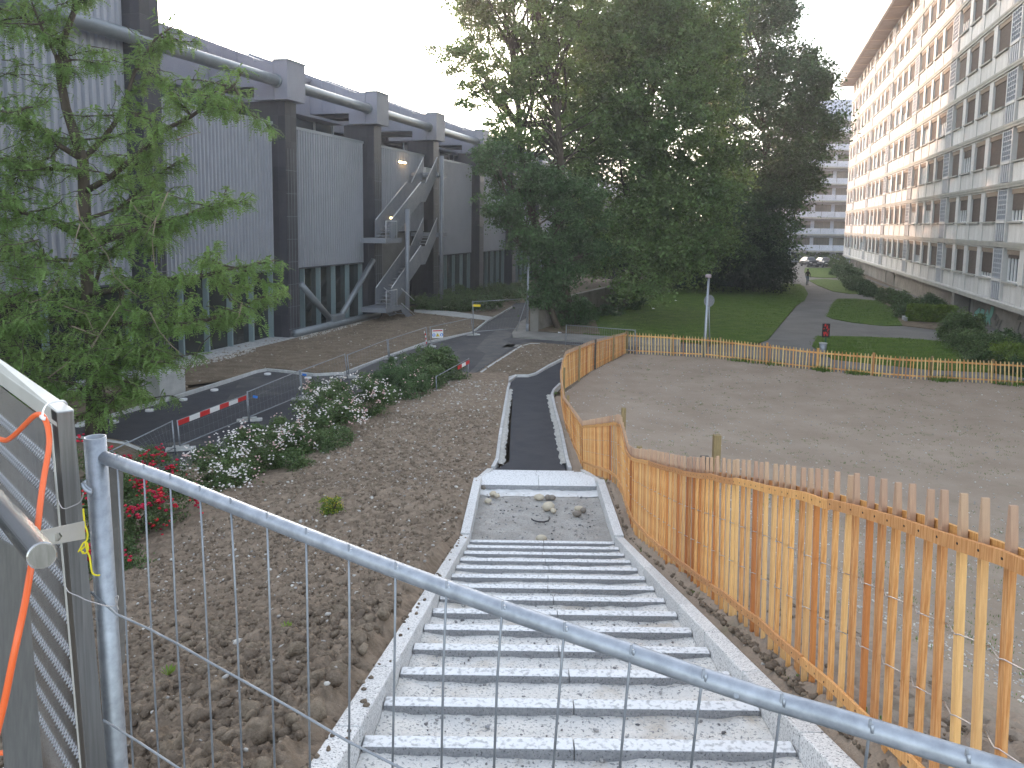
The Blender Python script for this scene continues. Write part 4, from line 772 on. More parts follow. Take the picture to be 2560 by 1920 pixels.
# outside steel staircase, along the front between pillars three and four
es = thing('steel_staircase', 'grey outside steel staircase with solid side plates climbing the front of the hall', 'stairs', NV*QL, rz=RZ)
def flight(s0, z0, s1, z1, y0=-2.15, y1=-1.15):
    n = int((z1-z0)/.18)
    smid = s0+(s1-s0)*.62; zm = z0+(z1-z0)*.58; zm2 = zm; s2 = smid+.75
    for nm, y in (('side_plate', y0), ('side_plate', y1)):
        for (a, za, b_, zb) in ((s0, z0, smid, zm), (smid, zm, s2, zm), (s2, zm, s1, z1)):
            t = MB(); t.hexa([(a, y-.02, za-.25), (b_, y-.02, zb-.25), (b_, y+.02, zb-.25), (a, y+.02, za-.25), (a, y-.02, za+.95), (b_, y-.02, zb+.95), (b_, y+.02, zb+.95), (a, y+.02, za+.95)]); part(nm, t, 'stair_st', es)
        part('handrail', MB().tube([(s0, y-.03, z0+1.02), (smid, y-.03, zm+1.02)], .03, 8), 'rail_lt', es, sm=True); part('handrail', MB().tube([(s2, y-.03, zm+1.02), (s1, y-.03, z1+1.02)], .03, 8), 'rail_lt', es, sm=True)
    for (a, za, b_, zb) in ((s0, z0, smid, zm), (s2, zm, s1, z1)):
        k = max(2, int((zb-za)/.18))
        for j in range(k): x = a+(b_-a)*j/k; z = za+(zb-za)*(j+.5)/k; part('tread', MB().box(x, x+.3, y0+.03, y1-.03, z-.04, z), 'stair_st', es)
    part('mid_landing', MB().box(smid-.1, s2+.1, y0+.02, y1-.02, zm-.1, zm-.04), 'stair_st', es)
flight(43.6, .95, 50.8, 5.2); flight(43.6, 5.0, 50.8, 9.25)
for a, z in ((42.2, .9), (42.2, 4.95)):
    part('landing', MB().box(a, 44.4, -2.5, -.9, z-.28, z), 'stair_st', es); part('landing_rail', MB().tube([(a+.05, -2.5, z), (a+.05, -2.5, z+1.0), (43.7, -2.5, z+1.0), (43.7, -2.5, z)], .03, 8), 'rail_lt', es, sm=True)
    t = MB()
    for k in range(7): t.tube([(a+.05+k*.235, -2.5, z), (a+.05+k*.235, -2.5, z+1)], .014, 5, False)
    for k in range(1, 5): t.tube([(a+.05, -2.5, z+k*.2), (43.7, -2.5, z+k*.2)], .01, 5, False)
    part('balusters', t, 'stair_st', es)['kind'] = 'stuff'
part('landing', MB().box(50.7, 52.3, -2.3, -.3, 4.95, 5.2), 'stair_st', es); part('landing', MB().box(50.7, 52.3, -2.3, -.3, 9.0, 9.25), 'stair_st', es)
part('column', MB().tube([(45.55, -2.35, -.3), (45.55, -2.35, 6.7)], .14, 14), 'stair_st', es, sm=True); part('column', MB().tube([(51.2, -2.35, -.3), (51.2, -2.35, 10.4)], .14, 14), 'stair_st', es, sm=True); part('wall_box', MB().box(52.0, 53.0, -.85, -.5, 8.2, 9.7), 'concrete', es)
for k in range(5): part('tread', MB().box(44.5+k*.32, 44.8+k*.32, -2.45, -1.35, .74-k*.18, .78-k*.18), 'stair_st', es)
for y in (-2.48, -1.32):
    t = MB(); t.hexa([(44.4, y-.02, .5), (46.1, y-.02, -.4), (46.1, y+.02, -.4), (44.4, y+.02, .5), (44.4, y-.02, .9), (46.1, y-.02, 0.05), (46.1, y+.02, 0.05), (44.4, y+.02, .9)]); part('stringer', t, 'stair_st', es)
    for dz in (.9, .0): part('handrail', MB().tube([(44.4, y, 1.0+dz), (46.3, y, .12+dz)], .03, 8), 'rail_lt', es, sm=True)

# ================================================================ right apartment block
rb = thing('apartment_block', 'long eight storey white apartment block with bands of shuttered windows and a wide brown eaves', 'building', NV*QR, rz=RZ)
# local: x along the front, +y towards the road (out), z up
FH = 3.335; Z0 = 1.98; CORN = 133.4; S0 = 22
zt_all = 27.4
part('core', MB().box(S0, CORN, -12, -.35, Z0, zt_all), 'slab', rb)
part('base_wall', MB().box(S0, CORN-.4, -11.5, -.9, -.1, Z0), 'cwall', rb)
part('cornice', MB().box(S0, CORN+.1, -.5, .16, Z0-.32, Z0-.08), 'slab', rb); part('cornice_lip', MB().box(S0, CORN+.1, -.5, .05, Z0-.08, Z0), 'bwhite', rb)
part('end_wall', MB().box(CORN, CORN+.12, -12, .02, Z0, zt_all), 'slab', rb)
strips = [125.3-14.8*k for k in range(7)]; strips = [125.3, 110.3, 95.7, 80.9, 66.3, 51.4, 36.6]
SW = 1.7; pit = 3.23; WW = 2.45
meshes = {}
def getm(key, fn, m):
    if key not in meshes: meshes[key] = fn().mesh(key, M[m])
    return meshes[key]
def ch(name, key, fn, m, parent, loc): return link(name, getm(key, fn, m), parent, loc)
random.seed(11)
for f in range(8):
    zb = Z0+f*FH if f < 8 else 0
    if f == 7: zb = Z0+7*FH-.55
    zb = Z0+f*3.27
    top = f == 7
    part('floor_band', MB().box(S0, CORN+.05, -.36, .10, zb+2.98, zb+3.13), 'slab', rb) if not top else None
    if not top: part('band_lip', MB().box(S0, CORN+.06, -.3, .13, zb+3.135, zb+3.27), 'slab', rb)
    k2 = -.1 if not top else -.75
    H_ = 2.98 if not top else 2.45
    wins = []
    for i, s in enumerate(strips):
        st_ = s-SW/2
        # vent strip: blocks above, louvres below
        v = ch('vent_strip', 'vent_body%d' % top, lambda: MB().box(0, SW, -.3, -.12, .05, H_-.02), 'vent_d', rb, (st_, .05, zb))
        def grid():
            t = MB()
            for a in range(5): x = .06+a*(SW-.12)/4; t.box(x-.04, x+.04, -.12, .0, 1.25, H_-.05)
            for a in range(7): z = 1.25+a*(H_-1.35)/6; t.box(.02, SW-.02, -.11, -.015, z-.035, z+.035)
            return t
        def louv():
            t = MB()
            for a in range(5): x = .1+a*(SW-.2)/4; t.box(x-.1, x+.1, -.12, -.02, .06, 1.05)
            return t
        ch('block_grid', 'block_grid%d' % top, grid, 'vent', v, (0, 0, 0)); ch('louvres', 'louvres%d' % top, louv, 'vent', v, (0, 0, 0)); ch('crossbar', 'crossbar', lambda: MB().box(0, SW, -.12, .03, 1.06, 1.2), 'bwhite', v, (0, 0, 0))
        for x in (st_-.13, st_+SW+.0): ch('pilaster', 'pil_strip%d' % top, lambda: MB().box(0, .13, -.34, .05, 0, H_), 'bwhite', rb, (x, 0, zb))
        if i == 0:
            for k in range(2): wins.append(s+SW/2+.2+.3+k*3.3)
        nxt = strips[i+1] if i+1 < len(strips) else s-14.8
        a, b_ = nxt+SW/2+.13, st_-.13; p = (b_-a)/4
        for k in range(4): wins.append(a+p*k+(p-WW)/2)
    for w0 in wins:
        if w0 < S0+1 or w0+WW > CORN: continue
        near = w0 < 85
        w = ch('window', 'window_glass%d' % top, lambda: MB().box(.03, WW-.03, -.3, -.27, 1.14, H_-.16), 'bglass', rb, (w0, .06, zb))
        def fr():
            t = MB(); zt = H_-.16
            for x in (.06, WW*.27, WW*.5, WW*.73, WW-.06): t.box(x-.05, x+.05, -.27, -.2, 1.16, zt)
            t.box(.02, WW-.02, -.268, -.21, 1.12, 1.2); t.box(.02, WW-.02, -.268, -.21, zt-.08, zt); return t
        ch('frame', 'win_frame%d' % top, fr, 'frame', w, (0, 0, 0))
        ch('shutter_box', 'shut_box%d' % top, lambda: MB().box(.04, WW-.04, -.26, -.1, H_-.36, H_-.1), 'shbox', w, (0, 0, 0))
        r = random.random(); drop = 1. if r < .68 else random.choice((.82, .6, .45, .3, .12))
        if r > .93: drop = .05
        hh_ = H_-.37-1.16
        ch('shutter', 'shutter%d_%d' % (top, int(drop*100)), lambda: MB().box(.08, WW-.08, -.195, -.16, 1.16+hh_*(1-drop), H_-.37), 'shutter', w, (0, 0, 0))
        ch('sill', 'sill', lambda: MB().box(-.04, WW+.04, -.3, .07, 1.04, 1.13), 'slab', w, (0, 0, 0))
        ch('spandrel_panel', 'spandrel', lambda: MB().box(0, WW, -.3, -.012, .02, 1.03), 'bpanel', rb, (w0, 0, zb))
        ch('lintel', 'lintel', lambda: MB().box(0, WW, -.33, .0, 0, .1), 'bwhite', rb, (w0, 0, zb+H_-.1))
    # pilasters between windows
    ws = sorted([w for w in wins if w > S0+1 and w+WW <= CORN+.1])
    for a, b_ in zip(ws[:-1], ws[1:]):
        g_ = b_-(a+WW)
        if g_ < 2: ch('pilaster', 'pil%d_%d' % (top, int(g_*1000)), lambda: MB().box(0.001, g_-.001, -.34, .02, 0, H_), 'bwhite', rb, (a+WW, 0, zb))
    e = max(ws)+WW; part('pilaster', MB().box(e+.001, CORN, -.34, .02, zb, zb+H_), 'bwhite', rb)
# eaves
OV = 1.75
part('soffit', MB().box(S0, CORN+1.2, -2, OV-.12, zt_all-.05, zt_all+.12), mat('soffit', (.34, .25, .2), (.42, .31, .25), .8, .8), rb)
part('fascia', MB().box(S0, CORN+1.3, OV-.115, OV+.1, zt_all-.1, zt_all+.55), mat('fascia_stone', (.5, .46, .42), (.58, .54, .49), .8, 1), rb)
part('roof', MB().box(S0, CORN+1.2, -13, OV-.13, zt_all+.14, zt_all+.5), 'slab', rb)
x = S0+2
while x < CORN: part('soffit_rib', MB().box(x, x+.35, -.3, OV-.14, zt_all-.16, zt_all-.055), mat('soffit_rib', (.55, .42, .33), None, .8) if 'soffit_rib' not in bpy.data.materials else bpy.data.materials['soffit_rib'], rb); x += 4.87
# doors / recesses and stains of the base wall
for (xa, xb, la) in ((2215, 2236, 'door'), (2385, 2436, 'door'), (2140, 2150, 'door')):
    da = ray(xa, 700); ta = (QR-.85+1.75-CAM@NV)/(da@NV)
    A = CAM+da*((QR+.9-CAM@NV)/(da@NV)); dbb = ray(xb, 700); Bq = CAM+dbb*((QR+.9-CAM@NV)/(dbb@NV)); s0, s1 = sorted((float(A@BV), float(Bq@BV)))
    dr = part('entrance', MB().box(s0, s1, -.92, -.88, 0.0, 1.62), 'dark_int', rb); part('door_frame', MB().box(s0-.08, s0-.001, -.95, -.80, 0, 1.62), 'slab', dr); part('door_frame', MB().box(s1+.001, s1+.08, -.95, -.80, 0, 1.62), 'slab', dr)
part('wall_pier', MB().box(60.8, 61.5, -.9, .05, 0, Z0-.33), 'cwall', rb); part('small_window', MB().box(43.2, 43.9, -.9, -.86, .6, 1.2), 'dark_int', rb)
# graffiti: flat teal letters on the base wall
def wallpt(x, y): d = ray(x, y); P_ = CAM+d*((QR+.885-CAM@NV)/(d@NV)); return float(P_@BV), float(P_[2])
gf = thing('graffiti', 'green graffiti letters outlined in black on the stained base wall behind the bushes', 'graffiti', NV*(QR+.885), rz=RZ)
def flat(poly, y, m, nm): 
    t = MB(); t.add([(a, y, z) for a, z in poly]+[(a, y-.004, z) for a, z in poly], [tuple(range(len(poly))), tuple(range(2*len(poly)-1, len(poly)-1, -1))]+[(i, len(poly)+i, len(poly)+(i+1) % len(poly), (i+1) % len(poly)) for i in range(len(poly))]); return part(nm, t, m, gf)
lets = [[(2430, 810), (2437, 780), (2450, 768), (2449, 785), (2445, 805), (2446, 815)], [(2450, 817), (2451, 780), (2455, 771), (2462, 775), (2460, 790), (2464, 800), (2460, 815)], [(2465, 815), (2464, 785), (2470, 772), (2473, 790), (2477, 770), (2476, 815), (2470, 800)], [(2476.5, 790), (2478, 765), (2486, 767), (2484, 780), (2480, 792), (2474, 800)]]
for L2 in lets:
    cx = sum(p[0] for p in L2)/len(L2); cy = sum(p[1] for p in L2)/len(L2)
    flat([wallpt(cx+(x-cx)*1.12, cy+(y-cy)*1.08) for x, y in L2], .006, 'blk', 'outline'); flat([wallpt(x, y) for x, y in L2], .012, 'teal', 'letter')
wt = thing('graffiti', 'pale looping scribble on the base wall at the right edge of the picture', 'graffiti', NV*(QR+.885), rz=RZ)
for L2 in ([(2545, 800), (2550, 785), (2560, 780), (2566, 800), (2560, 830), (2550, 845), (2545, 825), (2552, 805)], [(2488, 800), (2492, 785), (2497, 800), (2490, 815), (2495, 825), (2505, 800)]):
    part('scribble', MB().tube([(wallpt(x, y)[0], .01, wallpt(x, y)[1]) for x, y in L2], .025, 5), 'sidewalk', wt)
# ================================================================ far balcony block, cars, person
fb = thing('balcony_block', 'distant bluish apartment block with long white balconies at the end of the path', 'building', (0, 140, 0))
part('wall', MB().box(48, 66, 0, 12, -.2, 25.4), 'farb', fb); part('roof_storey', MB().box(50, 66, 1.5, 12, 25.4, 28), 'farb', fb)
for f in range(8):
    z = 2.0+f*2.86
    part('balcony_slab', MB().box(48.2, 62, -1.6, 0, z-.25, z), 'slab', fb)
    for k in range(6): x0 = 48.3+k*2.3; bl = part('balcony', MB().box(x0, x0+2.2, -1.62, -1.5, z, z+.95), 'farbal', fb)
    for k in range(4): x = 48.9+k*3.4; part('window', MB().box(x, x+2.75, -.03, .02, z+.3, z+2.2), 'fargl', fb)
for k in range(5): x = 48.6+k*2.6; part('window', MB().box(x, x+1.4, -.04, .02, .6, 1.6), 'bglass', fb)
def car(label, x, w_, Y, m):
    c = thing('parked_car', label, 'car', (x, Y, 0), 'cars parked at the end of the path'); s = w_
    body = [(-s/2, .25), (s/2, .25), (s/2+.02, .55), (s/2-.04, .85), (s/2-.14, .95), (s/2-.32, 1.42), (-s/2+.32, 1.42), (-s/2+.14, .95), (-s/2+.04, .85), (-s/2-.02, .55)]
    t = MB(); k = len(body); secs = []
    for yy, sc, top in ((0, .86, .55), (.25, .98, .62), (1.0, 1, .68), (1.6, 1, 1), (3.2, 1, 1), (4.0, .96, .68), (4.2, .9, .6)): secs += [(a*sc, yy, .25+(z_-.25)*(top if z_ > .9 else 1) if top == 1 else min(z_, .25+.62*top/.55*1.0)) for a, z_ in body]
    t.add(secs, [tuple(range(k))[::-1], tuple(range(6*k, 7*k))]+[(i*k+j, i*k+(j+1) % k, (i+1)*k+(j+1) % k, (i+1)*k+j) for i in range(6) for j in range(k)]); part('body', t, m, c, sm=False)
    t = MB(); t.add([(-s/2+.2, .98, .93), (s/2-.2, .98, .93), (s/2-.36, 1.55, 1.38), (-s/2+.36, 1.55, 1.38)], [(0, 1, 2, 3)]); part('windscreen', t, 'car_w', c)
    for sx in (-1, 1):
        part('headlight', MB().box(sx*(s/2-.3)-.17, sx*(s/2-.3)+.17, -.03, .02, .6, .74), 'frame', c)
        for yy in (.8, 3.3): wh = part('wheel', MB().tube([(sx*(s/2-.18), yy, .3), (sx*(s/2+.01), yy, .3)], .3, 16), 'black', c); part('rim', MB().tube([(sx*(s/2+.0), yy, .3), (sx*(s/2+.02), yy, .3)], .18, 12), 'galv_dull', wh)
        part('mirror', MB().box(sx*(s/2+.02)-.1, sx*(s/2+.02)+.1, 1.2, 1.3, .92, 1.04), 'blk', c)
    part('grille', MB().box(-.45, .45, -.02, .02, .38, .54), 'blk', c); part('number_plate', MB().box(-.26, .26, -.035, -.021, .42, .52), 'frame', c); part('roof_panel', MB().box(-s/2+.36, s/2-.36, 1.65, 3.0, 1.421, 1.44), 'car_w', c)
pc = G(2036, 668); car('dark car with pale roof parked facing the camera, nearer the big trees', float(pc[0]), 1.72, float(pc[1]), 'car_d')
pc = G(2074, 670); car('dark estate car parked facing the camera beside the green bushes', float(pc[0]), 1.66, float(pc[1]), 'car_d')
sheet('parking', px((1990, 657), (2100, 657), (2100, 671), (1985, 671)), .01, 'asphalt_old')
# person
def skin_person(loc):
    t = thing('person', 'person in a dark top and blue trousers walking on the path beneath the trees', 'person', loc, rz=.2)
    me = bpy.data.meshes.new('body'); J = {'pel': (0, 0, .92), 'ch': (0, -.01, 1.28), 'nk': (0, 0, 1.43), 'hd': (0, -.02, 1.53), 'ht': (0, -.01, 1.64), 'lh': (-.1, 0, .88), 'rh': (.1, 0, .88), 'lk': (-.11, -.10, .48), 'rk': (.11, .04, .47), 'la': (-.12, .02, .09), 'ra': (.12, .14, .11), 'lf': (-.13, -.12, .04), 'rf': (.13, 0, .06), 'ls': (-.18, 0, 1.36), 'rs': (.18, 0, 1.36), 'le': (-.25, .06, 1.1), 're': (.26, -.05, 1.1), 'lw': (-.24, -.03, .87), 'rw': (.25, -.16, .9), 'lt': (-.24, -.06, .79), 'rt': (.24, -.2, .82)}
    K = list(J); E = [('pel', 'ch'), ('ch', 'nk'), ('nk', 'hd'), ('hd', 'ht'), ('pel', 'lh'), ('pel', 'rh'), ('lh', 'lk'), ('rh', 'rk'), ('lk', 'la'), ('rk', 'ra'), ('la', 'lf'), ('ra', 'rf'), ('ch', 'ls'), ('ch', 'rs'), ('ls', 'le'), ('rs', 're'), ('le', 'lw'), ('re', 'rw'), ('lw', 'lt'), ('rw', 'rt')]
    Rr = dict(pel=.14, ch=.15, nk=.06, hd=.095, ht=.08, lh=.09, rh=.09, lk=.06, rk=.06, la=.04, ra=.04, lf=.04, rf=.04, ls=.065, rs=.065, le=.043, re=.043, lw=.032, rw=.032, lt=.03, rt=.03)
    me.from_pydata([J[k] for k in K], [(K.index(a), K.index(b_)) for a, b_ in E], []); o = link('body', me, t); o.modifiers.new('skin', 'SKIN'); 
    for i, k in enumerate(K): me.skin_vertices[0].data[i].radius = (Rr[k], Rr[k]*.85); me.skin_vertices[0].data[i].use_root = (k == 'pel')
    o.modifiers.new('s', 'SUBSURF').levels = 2; o.modifiers['s'].render_levels = 2
    m = mat('person_mat', (.03, .03, .035), None, .9); n_ = m.node_tree.nodes; tc = n_.new('ShaderNodeTexCoord'); sp = n_.new('ShaderNodeSeparateXYZ'); cr = n_.new('ShaderNodeValToRGB'); lnk(m.node_tree, tc.outputs['Object'], sp.inputs[0]); lnk(m.node_tree, sp.outputs[2], cr.inputs[0]); cr.color_ramp.interpolation = 'CONSTANT'
    mp_ = n_.new('ShaderNodeMath'); mp_.operation = 'DIVIDE'; mp_.inputs[1].default_value = 1.7; lnk(m.node_tree, sp.outputs[2], mp_.inputs[0]); lnk(m.node_tree, mp_.outputs[0], cr.inputs[0])
    e = cr.color_ramp.elements; e[0].position = 0; e[0].color = (.02, .02, .02, 1); e[1].position = .06; e[1].color = (.05, .10, .15, 1)
    for p_, c_ in ((.56, (.03, .03, .035, 1)), (.84, (.3, .19, .14, 1)), (.93, (.03, .02, .015, 1))): x_ = e.new(p_); x_.color = c_
    lnk(m.node_tree, cr.outputs[0], n_['Principled BSDF'].inputs['Base Color']); me.materials.append(m)
    hm = MB(); hm.ell((0, .01, 1.6), (.1, .11, .1), 10, 7); part('hair', hm, 'blk', t, sm=True)
    nm = MB(); nm.ell((0, -.11, 1.55), (.015, .02, .02), 6, 5); part('nose', nm, 'skin', t)
skin_person(tuple(G(2018, 713.5)))
# ================================================================ vegetation
def limb(mb, a, b_, r0, r1, wob=.08, n=6, sides=7, sag=0.):
    a = np.array(a, float); b_ = np.array(b_, float); L = np.linalg.norm(b_-a); pts = []; ph = RG.uniform(0, 6, 3)
    for i in range(n+1):
        u = i/n; w = L*wob*sin(pi*u); pts.append(a+(b_-a)*u+np.array([sin(ph[0]+u*5), sin(ph[1]+u*4), .5*sin(ph[2]+u*4)-sag])*w)
    mb.tube(pts, [r0+(r1-r0)*i/n for i in range(n+1)], sides, False); return pts
def crown_pts(blobs, nclump, rc, nl, shell=.55, zmin=None):
    """clump centres near the surface of the blobs, then leaves round each clump (flattened, drooping)"""
    vol = np.array([b_[3]*b_[4]*b_[5] for b_ in blobs])**(2/3); cnt = (nclump*vol/vol.sum()).astype(int)+1; Cn = []
    for b_, c in zip(blobs, cnt):
        d = RG.normal(size=(c, 3)); d /= np.linalg.norm(d, axis=1)[:, None]; r = RG.uniform(shell, 1.0, c)[:, None]; Cn.append(np.array(b_[:3])+d*r*np.array(b_[3:6]))
    Cn = np.concatenate(Cn)
    if zmin is not None: Cn = Cn[Cn[:, 2] > zmin]
    k = nl//len(Cn)+1; rr = rc*RG.uniform(.55, 1.35, len(Cn)); P = np.repeat(Cn, k, 0); o = RG.normal(size=P.shape)*np.repeat(rr, k)[:, None]*np.array([.5, .5, .32])
    o[:, 2] -= (o[:, 0]**2+o[:, 1]**2)*.25/rc
    return Cn, P+o
def tree(label, base, blobs, m, nclump, rc, nl, size, trunk_r, trunks=None, group=None, name='tree', nlimb=26, shell=.5, asp=.65, up=.3):
    t = thing(name, label, 'tree', base, group); base = np.array(base, float); Cn, P = crown_pts(blobs, nclump, rc, nl, shell)
    tr = MB(); top = np.array(blobs[0][:3])+np.array([0, 0, blobs[0][5]*.5]); heads = trunks or [(0, 0, 0)]
    for hx, hy, lean in heads:
        st_ = np.array([hx, hy, 0.]); tp_ = top-base+np.array([lean, 0, 0]); pts = limb(tr, st_, tp_, trunk_r, trunk_r*.2, .03, 10, 10)
        idx = RG.choice(len(Cn), min(nlimb, len(Cn)), False)
        for c in Cn[idx]:
            c = c-base; j = int(np.clip(np.searchsorted([p[2] for p in pts], c[2]*.62), 1, 9)); mid = limb(tr, pts[j], c, trunk_r*.28, .025, .07, 6, 6)
            for q_ in range(2): e = mid[3+q_]+RG.normal(size=3)*rc*.8; limb(tr, mid[3+q_], e, trunk_r*.09, .012, .05, 3, 4)
    part('trunk', tr, 'bark', t, sm=True)
    link('crown', leafcards(P-base, size, M[m], 'crown', asp, up), t); return t
def blob(x, y, Y, r, rz=None, ry=None):   # centre pixel at distance Y, radii in metres
    p = AY(x, y, Y); return (*p, r, ry or r, rz or r)
# big airy tree on the left of the pair
b1 = G(1430, 812)
tree('tall airy broadleaf tree left of the pair, its crown open towards the bright sky', b1, [blob(1330, 60, 47, 4.4, 4.2), blob(1200, 30, 47, 2.6, 2.6), blob(1160, 140, 46, 1.9, 1.3), blob(1215, 225, 46, 1.9, 1.2), blob(1340, 200, 47, 3.0, 2.6), blob(1400, -140, 47, 4.6, 4), blob(1240, -150, 47, 3.6, 3), blob(1300, 330, 46, 2.2, 1.4), blob(1440, 300, 49, 2.8, 2.8)], 'leaf_a', 560, .62, 74000, .17, .34, trunks=[(0, 0, 0), (-.5, .3, -2.0)], nlimb=30, shell=.25)
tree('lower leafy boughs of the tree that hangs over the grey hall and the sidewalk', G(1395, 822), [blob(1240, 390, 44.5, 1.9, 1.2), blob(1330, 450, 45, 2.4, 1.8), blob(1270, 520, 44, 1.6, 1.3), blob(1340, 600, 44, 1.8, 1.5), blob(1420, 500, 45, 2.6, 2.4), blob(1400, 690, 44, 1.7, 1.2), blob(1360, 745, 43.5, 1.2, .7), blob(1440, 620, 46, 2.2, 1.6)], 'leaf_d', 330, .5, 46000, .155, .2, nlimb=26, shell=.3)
tree('biggest dense green tree in the middle of the picture, drooping over the lawn', G(1572, 768), [blob(1640, 250, 55, 5.8, 6.6), blob(1560, 480, 52, 4.2, 4.4), blob(1700, 520, 52, 4.0, 3.6), blob(1560, 20, 55, 5.0, 5), blob(1720, 30, 56, 4.0, 5.2), blob(1480, 330, 54, 3.4, 4), blob(1800, 430, 54, 2.1, 2.4), blob(1500, 620, 49, 2.6, 2.0), blob(1660, 640, 50, 3.0, 1.6), blob(1760, 600, 51, 1.9, 1.2), blob(1600, 705, 47.5, 1.6, .9), blob(1640, -170, 56, 5, 4), blob(1640, 260, 50, 3.4, 3.6), blob(1490, 140, 50, 2.8, 3), blob(1620, 60, 51, 3.2, 3)], 'leaf_b', 1500, .85, 250000, .20, .5, nlimb=40, shell=.5)
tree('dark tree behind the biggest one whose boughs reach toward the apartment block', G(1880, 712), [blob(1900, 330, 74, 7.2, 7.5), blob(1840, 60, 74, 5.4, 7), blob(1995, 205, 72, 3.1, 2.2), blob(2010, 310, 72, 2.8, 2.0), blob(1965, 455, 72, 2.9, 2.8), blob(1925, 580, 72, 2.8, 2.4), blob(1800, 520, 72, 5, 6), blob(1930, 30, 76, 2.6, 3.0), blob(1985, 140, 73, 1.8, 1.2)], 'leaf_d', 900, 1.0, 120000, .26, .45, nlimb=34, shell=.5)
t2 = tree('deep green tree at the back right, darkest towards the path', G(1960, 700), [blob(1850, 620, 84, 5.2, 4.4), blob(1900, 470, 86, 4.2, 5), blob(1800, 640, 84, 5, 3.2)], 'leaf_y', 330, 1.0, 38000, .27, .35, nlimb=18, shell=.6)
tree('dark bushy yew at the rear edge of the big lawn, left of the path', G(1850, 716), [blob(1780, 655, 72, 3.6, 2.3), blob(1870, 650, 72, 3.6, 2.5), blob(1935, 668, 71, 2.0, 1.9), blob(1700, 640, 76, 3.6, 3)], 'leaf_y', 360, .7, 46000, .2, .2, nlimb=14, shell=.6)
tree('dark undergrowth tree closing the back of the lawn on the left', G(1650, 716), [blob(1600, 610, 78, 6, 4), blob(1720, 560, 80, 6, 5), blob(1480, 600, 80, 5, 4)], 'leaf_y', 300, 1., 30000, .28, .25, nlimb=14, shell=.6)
# shrubs
def bush(label, base, blobs, m, nclump, rc, nl, size, name='bush', cat='bush', group=None, flowers=(), asp=.6, up=.0, shell=.6, stems=10, kind=None):
    t = thing(name, label, cat, base, group); base = np.array(base, float); Cn, P = crown_pts(blobs, nclump, rc, nl, shell, base[2]-.3); tr = MB()
    for c in Cn[RG.choice(len(Cn), min(stems, len(Cn)), False)]: limb(tr, (RG.normal()*.05, RG.normal()*.05, -.1), c-base, .02, .006, .08, 4, 5)
    part('stems', tr, 'bark', t, sm=True); link('foliage', leafcards(P-base, size, M[m], 'foliage', asp, up), t)
    for fm, nf_, fs, nclu in flowers:
        # blossoms sit on the outer skin, in little trusses
        vol = np.array([b_[3]*b_[4] for b_ in blobs]); V = []; Fc = []; n = 0; cl = []
        for _ in range(nclu):
            b_ = blobs[RG.choice(len(blobs), p=vol/vol.sum())]; d = RG.normal(size=3); d[2] = abs(d[2])*.9-.1; d[1] = -abs(d[1]) if RG.random() < .75 else d[1]; d /= np.linalg.norm(d); cl.append(np.array(b_[:3])+d*np.array(b_[3:6])*RG.uniform(.98, 1.1))
        for _ in range(nf_):
            c = cl[RG.integers(len(cl))]+RG.normal(size=3)*fs*2.2-base; v, f = _ST[RG.integers(6)]; s = fs*RG.uniform(.6, 1.25); V.append(v*s*np.array([1, 1, .7])+c); Fc.append(f+n); n += len(v)
        link('blossoms', npmesh('blossoms', np.concatenate(V), np.concatenate(Fc), M[fm]), t)
    return t
def hb(x, y, r, rz=None, zf=ZH, k_=1.05):   # blob whose foot pixel lies on the bank
    p = GS(x, y, zf); rz = (rz or r)*k_; r *= k_; return (p[0]-.12, p[1], p[2]+rz*.5, r, r, rz)
def bushb(label, cells, m, nclump, rc, nl, size, **k):
    bl = [hb(*c) for c in cells]; b0 = np.mean([b_[:3] for b_ in bl], 0); b0[2] = min(b_[2]-b_[5]*.55 for b_ in bl); return bush(label, b0, bl, m, nclump, rc, nl, size, **k)
gb = 'rose bushes along the foot of the soil bank'
bushb('red rose bush behind the foreground fence post', [(255, 1390, .55, .5), (330, 1330, .60, .55), (400, 1210, .6, .45), (300, 1440, .4, .35), (240, 1240, .6, .6), (420, 1300, .6, .45)], 'leaf_s', 260, .16, 26000, .045, name='rose_bush', group=gb, flowers=[('fl_r', 900, .032, 60)])
bushb('nearest white rose bush, next to the red roses', [(560, 1200, .65, .5), (640, 1170, .7, .6), (700, 1130, .65, .55), (600, 1225, .5, .4), (750, 1130, .5, .4)], 'leaf_s', 230, .17, 24000, .05, name='rose_bush', group=gb, flowers=[('fl_w', 620, .024, 90), ('fl_p', 160, .024, 30)])
bushb('big rounded white rose bush in the middle of the row, thickest with bloom', [(830, 1055, .85, .75), (900, 1040, .85, .8), (945, 1030, .7, .6), (860, 1080, .7, .5), (800, 1095, .6, .4), (810, 1030, .6, .6)], 'leaf_s', 230, .2, 24000, .06, name='rose_bush', group=gb, flowers=[('fl_w', 560, .028, 90), ('fl_p', 260, .026, 40)])
bushb('plain green spreading shrub between the two white rose bushes', [(790, 1130, .55, .3), (850, 1115, .5, .3), (740, 1170, .4, .25)], 'leaf_s', 130, .16, 12000, .045)
bushb('green shrub with a few pale blooms beyond the white roses', [(985, 1000, .8, .7), (1030, 990, .8, .7), (1010, 965, .8, .7)], 'leaf_d', 170, .2, 16000, .06, flowers=[('fl_p', 70, .026, 26)])
bushb('tallest bright shrub at the far end of the row beside the road', [(1080, 952, .8, .8), (1118, 948, .75, .75), (1060, 970, .7, .65)], 'leaf_s', 180, .22, 18000, .08)
p = GS(828, 1296, lambda Y: float(ZL(GS(828, 1296, ZH)[0], Y)) if False else float(ZS(Y))*.86); 
for _ in range(4): p = GS(828, 1296, lambda Y, xx=p[0]: float(ZL(xx, Y)))
